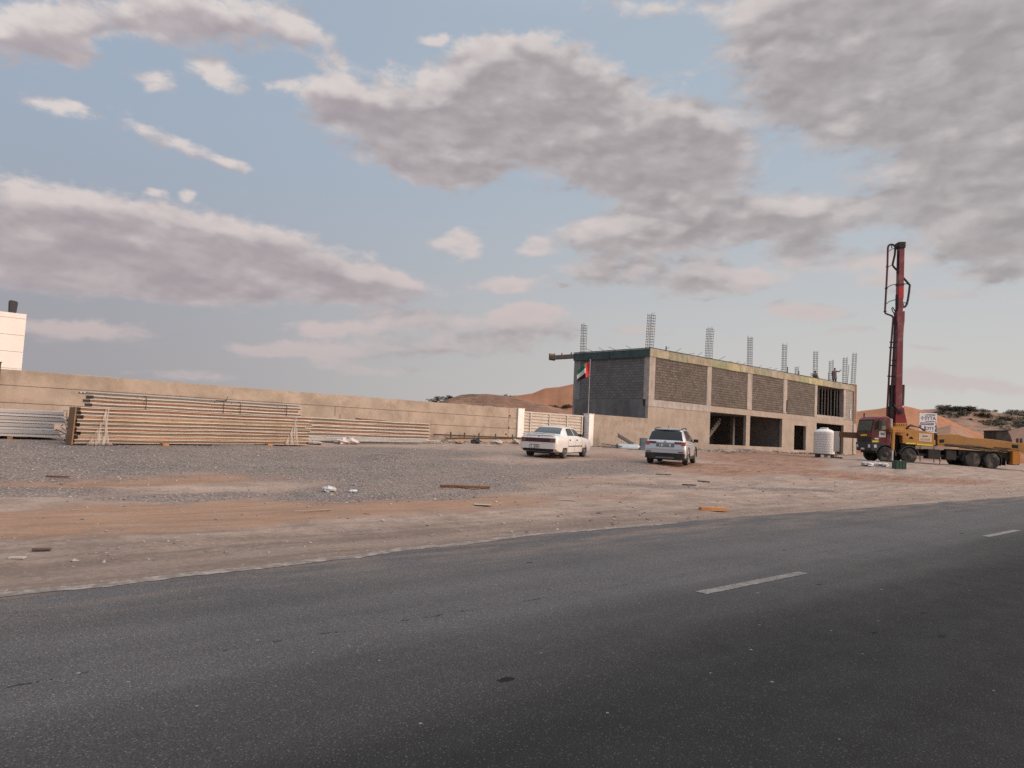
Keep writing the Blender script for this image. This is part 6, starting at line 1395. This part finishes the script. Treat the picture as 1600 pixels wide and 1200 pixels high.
# bent sheets by the wall
def bent(name, prof, L, mat, label, x, y, head, tiltx=0.0, tilty=0.0, dz=0.0):
    g = MB(); P = [[(L * (i / 8 - .5), a + .02 * noise.noise((i * .6, a * 3, x)), b2 + .03 * noise.noise((i * .5, b2 * 3, y))) for i in range(9)] for a, b2 in prof]
    o = g.grid(P).build(name, mat, smooth=50); m = o.modifiers.new('thickness', 'SOLIDIFY'); m.thickness = .012; tag(o, label, 'sheet'); return put(o, x, y, head, dz, tiltx, tilty)
GALV = M('galvanised_sheet', (.36, .38, .38), .45, .12, 2, metal=.3)
bent('curved_sheet', [(-.42 * math.cos(R_(a)), .36 * math.sin(R_(a))) for a in range(0, 185, 12)], 1.5, GALV, 'grey curved metal sheet lying like a half pipe by the tan wall', 38.9, 31.2, R_(-40), dz=.0)
bent('dark_sheet', [(-.5, .0), (-.2, .06), (.2, .05), (.5, 0)], 1.3, M('dark_sheet_face', (.045, .042, .04), .8, .2), 'dark flat sheet propped slanting over the grey curved sheet', 39.3, 31.75, R_(-40), R_(18), R_(28), .62)
bent('green_tarp', [(-.5, .02), (-.2, .10), (.05, .28), (.25, .55), (.38, .85)], 1.25, M('grey_green_tarp', (.075, .085, .085), .7, .15, 3), 'dark grey green sheet curving up beside the silver car', 39.6, 30.0, R_(-52), dz=.0)
slab('rusty_bar', 1.4, .05, .05, DKTIMB, 'thin dark bar sticking out left of the grey curved sheet', 'bar', 37.7, 31.6, R_(-40), .18, tilty=R_(5))
# boards and scraps before the building
for i, (x, y, L, w, hd, mt, lab) in enumerate(((66.6, 32.9, 2.6, .25, -10, TIMBER, 'long brown board lying at the foot of the narrow doorway'), (65.6, 32.3, 1.9, .2, 20, DKTIMB, 'dark board lying before the second big opening'), (52.4, 31.4, 2.2, .5, -15, M('grey_sheet_scrap', (.20, .21, .23), .6, .2), 'grey sheet scrap on the ground right of the silver car'),
        (50.6, 30.6, 1.6, .4, 10, M('pale_card', (0, 0, 0)), 'pale scrap sheet on the ground right of the silver car'), (70.2, 32.6, 1.5, .18, -30, TIMBER, 'short brown board between the doorway and the water tank'), (62.0, 32.6, 1.7, .2, 5, M('pale_stick', (0, 0, 0)), 'pale thin board below the second big opening'))):
    slab('loose_board', L, w, .05, mt, lab, 'board', x, y, R_(hd), .05 + .03 * i, tilty=R_(-3), warp=.03)
for i, (x, y, r, col, lab) in enumerate(((21.2, 31.7, (.30, .16, .10), (.10, .17, .22), 'blue crumpled scrap at the foot of the wall beside the white sheets'), (20.2, 31.2, (.22, .15, .09), (.42, .20, .07), 'orange scrap on the gravel beside the white sheets'), (28.0, 32.2, (.4, .25, .16), (.48, .42, .37), 'pale crumpled sack at the foot of the tan beam, middle one'), (26.4, 32.1, (.3, .2, .16), (.05, .05, .055), 'dark crumpled scrap at the foot of the tan beam'),
        (29.6, 32.3, (.35, .22, .16), (.38, .31, .26), 'brownish sack at the foot of the tan beam by the white car'), (25.0, 31.9, (.35, .2, .07), (.26, .15, .09), 'rusty scrap at the left end of the tan beam'), (16.2, 28.6, (.55, .3, .16), (.46, .40, .37), 'crumpled grey plastic heap at the end of the tall stack'), (14.2, 27.9, (.5, .25, .08), (.45, .36, .29), 'crumpled pale wrap before the right end of the tall stack'))):
    crumple('scrap', r, M('scrap_%d' % i, col, .8, .2, 5), lab, 'scrap', x, y, seed=20 + i)
# ------------------------------------------------------------------ gravel, rubble and dry scrub
def stones(name, n, gen, sizes, mats, seed, kind='stuff', label=None):
    rnd = random.Random(seed); g = MB()
    for i in range(n):
        p = gen(rnd)
        if p is None: continue
        x, y = p; r = rnd.uniform(*sizes) * (.6 + .8 * rnd.random() ** 2); a0 = rnd.uniform(0, 6.28); z = gnd(x, y)
        vs = [(x + r * rnd.uniform(.7, 1.2) * math.cos(a0 + a), y + r * rnd.uniform(.7, 1.2) * math.sin(a0 + a), z + r * rnd.uniform(.0, .3)) for a in (0, 1.57, 3.14, 4.71)]
        vs += [(x + r * rnd.uniform(-.3, .3), y + r * rnd.uniform(-.3, .3), z + r * rnd.uniform(.5, .9)), (x, y, z - r * .5)]
        g.cur = rnd.randrange(len(mats)); g.add(vs, [(0, 1, 4), (1, 2, 4), (2, 3, 4), (3, 0, 4), (1, 0, 5), (2, 1, 5), (3, 2, 5), (0, 3, 5)])
    o = g.build(name, mats, flipfix=False); tag(o, kind=kind); return o
SM = [M('stone_a', (.20, .172, .16), .95, .2, 5), M('stone_b', (.27, .235, .218), .95, .2, 5), M('stone_c', (.13, .11, .10), .95, .2, 5), M('stone_d', (.33, .29, .265), .95, .2, 5)]
def gen_gravel(rnd):
    x, y = rnd.uniform(-2, 28), 10.0 + 18 * rnd.random() ** 1.2
    return (x, y) if rnd.random() < amount(GRAVEL, x, y) and x * .74 - y * .67 < 12 and x > -2 + .09 * y * 0 else None
stones('gravel', 22000, gen_gravel, (.010, .028), SM, 3)
def gen_loose(rnd):
    x, y = rnd.uniform(0, 45), 8.0 + 16 * rnd.random() ** 1.6
    return (x, y) if y > edge_y(x) + .1 else None
stones('loose_stones', 1500, gen_loose, (.012, .045), SM, 5)
def gen_rubble(rnd):
    x = rnd.choice((rnd.uniform(44, 80), rnd.gauss(56, 5), rnd.gauss(69, 3), rnd.gauss(51, 2), rnd.uniform(38, 44), rnd.uniform(22, 31))); y = FY - .1 - abs(rnd.gauss(0, .7)) - (.25 if x < 32 else 0)
    return (x, y)
stones('rubble', 2600, gen_rubble, (.04, .16), SM + [M('rubble_tan', (.36, .28, .22), .95, .2, 4), M('rubble_red', (.22, .13, .09), .95, .2, 4)], 9)
LEAF = M('scrub_leaf', (.080, .080, .052), .9, .35, 3); LEAFD = M('dry_scrub_leaf', (.125, .10, .07), .9, .3, 3)
def shrub_mesh(seed, mat, n=420):
    rnd = random.Random(seed); g = MB()
    cl = [(rnd.gauss(0, .45), rnd.gauss(0, .45), rnd.uniform(.2, .75), rnd.uniform(.25, .5)) for _ in range(9)]
    for i in range(n):
        cx, cy, cz, cr = rnd.choice(cl); d = Vector((rnd.gauss(0, 1), rnd.gauss(0, 1), rnd.gauss(0, .8))).normalized() * cr * rnd.random() ** .4
        p = Vector((cx, cy, cz)) + d; p.z = max(.02, p.z); u = Vector((rnd.gauss(0, 1), rnd.gauss(0, 1), rnd.gauss(0, 1))).normalized(); w = u.orthogonal().normalized(); s_ = rnd.uniform(.05, .13)
        g.add([p - u * s_, p + w * s_ * .5, p + u * s_, p - w * s_ * .5], [(0, 1, 2, 3)])
    for i in range(10):
        cx, cy, cz, cr = rnd.choice(cl); g.tube([(0, 0, -.1), (cx * .5, cy * .5, cz * .6), (cx, cy, cz)], [.03, .02, .01], 4)
    return g.build('shrub', mat, flipfix=False)
def on_ridge(key, az, k_row):
    P = DUNES[key]; row = P[k_row]; best = min(range(len(row)), key=lambda i: abs(math.degrees(math.atan2(row[i][0], row[i][1])) - az)); return row[best]
protos = [shrub_mesh(31, LEAF), shrub_mesh(32, LEAFD), shrub_mesh(33, LEAF)]
random.seed(12); used = 0
spots = []
for az, k_, sc in ((73.55, 12, .8), (74.2, 12, 1.5), (74.65, 12, .8), (75.1, 12, 1.2), (75.5, 12, 1.1), (76.4, 12, 1.2), (76.9, 12, 2.4), (77.3, 12, 2.6), (76.6, 11, 2.0), (77.0, 10, 2.2), (77.35, 10, 2.4), (76.3, 10, 1.8), (76.0, 9, 1.8), (76.7, 9, 2.0), (75.6, 9, 1.6), (77.2, 9, 2.0)): spots.append(('scrub', az, k_, sc, 'dark dry shrub standing on the skyline of the scrubby dune'))
for i in range(46):
    az = random.uniform(72.6, 77.6); lo = 10.5 - (az - 72.6) * .8; spots.append(('scrub', az, int(random.uniform(lo, min(12.4, lo + 3.2))), random.uniform(.8, 2.0), 'dark dry shrub on the near slope of the scrubby dune'))
for az, k_, sc in ((36.1, 12, 1.2), (36.5, 12, 1.4), (36.9, 12, 1.0), (37.3, 12, .9), (41.6, 13, .9)): spots.append(('rocky', az, k_, sc, 'small dark shrub on the rocky dune above the tan wall'))
for i in range(9): spots.append(('left', random.uniform(43.9, 46.8), 6, random.uniform(.7, 1.3), 'small dark shrub low on the sand dune above the gate'))
for key, az, k_, sc, lab in spots:
    x, y, z = on_ridge(key, az, k_)
    o = protos[used] if used < 3 else protos[random.randrange(3)].copy()
    if used >= 3: COL.objects.link(o)
    o.location = (x, y, z - .1); q = sc * random.uniform(.85, 1.15); o.scale = (q * 1.3, q * 1.3, q * .8); o.rotation_euler = (0, 0, random.uniform(0, 6.28)); used += 1
    tag(o, lab, 'shrub', {'scrub': 'shrubs on the scrubby dune', 'rocky': 'shrubs on the rocky dune', 'left': 'shrubs on the sand dune'}[key] + (' skyline' if 'skyline' in lab else ''))
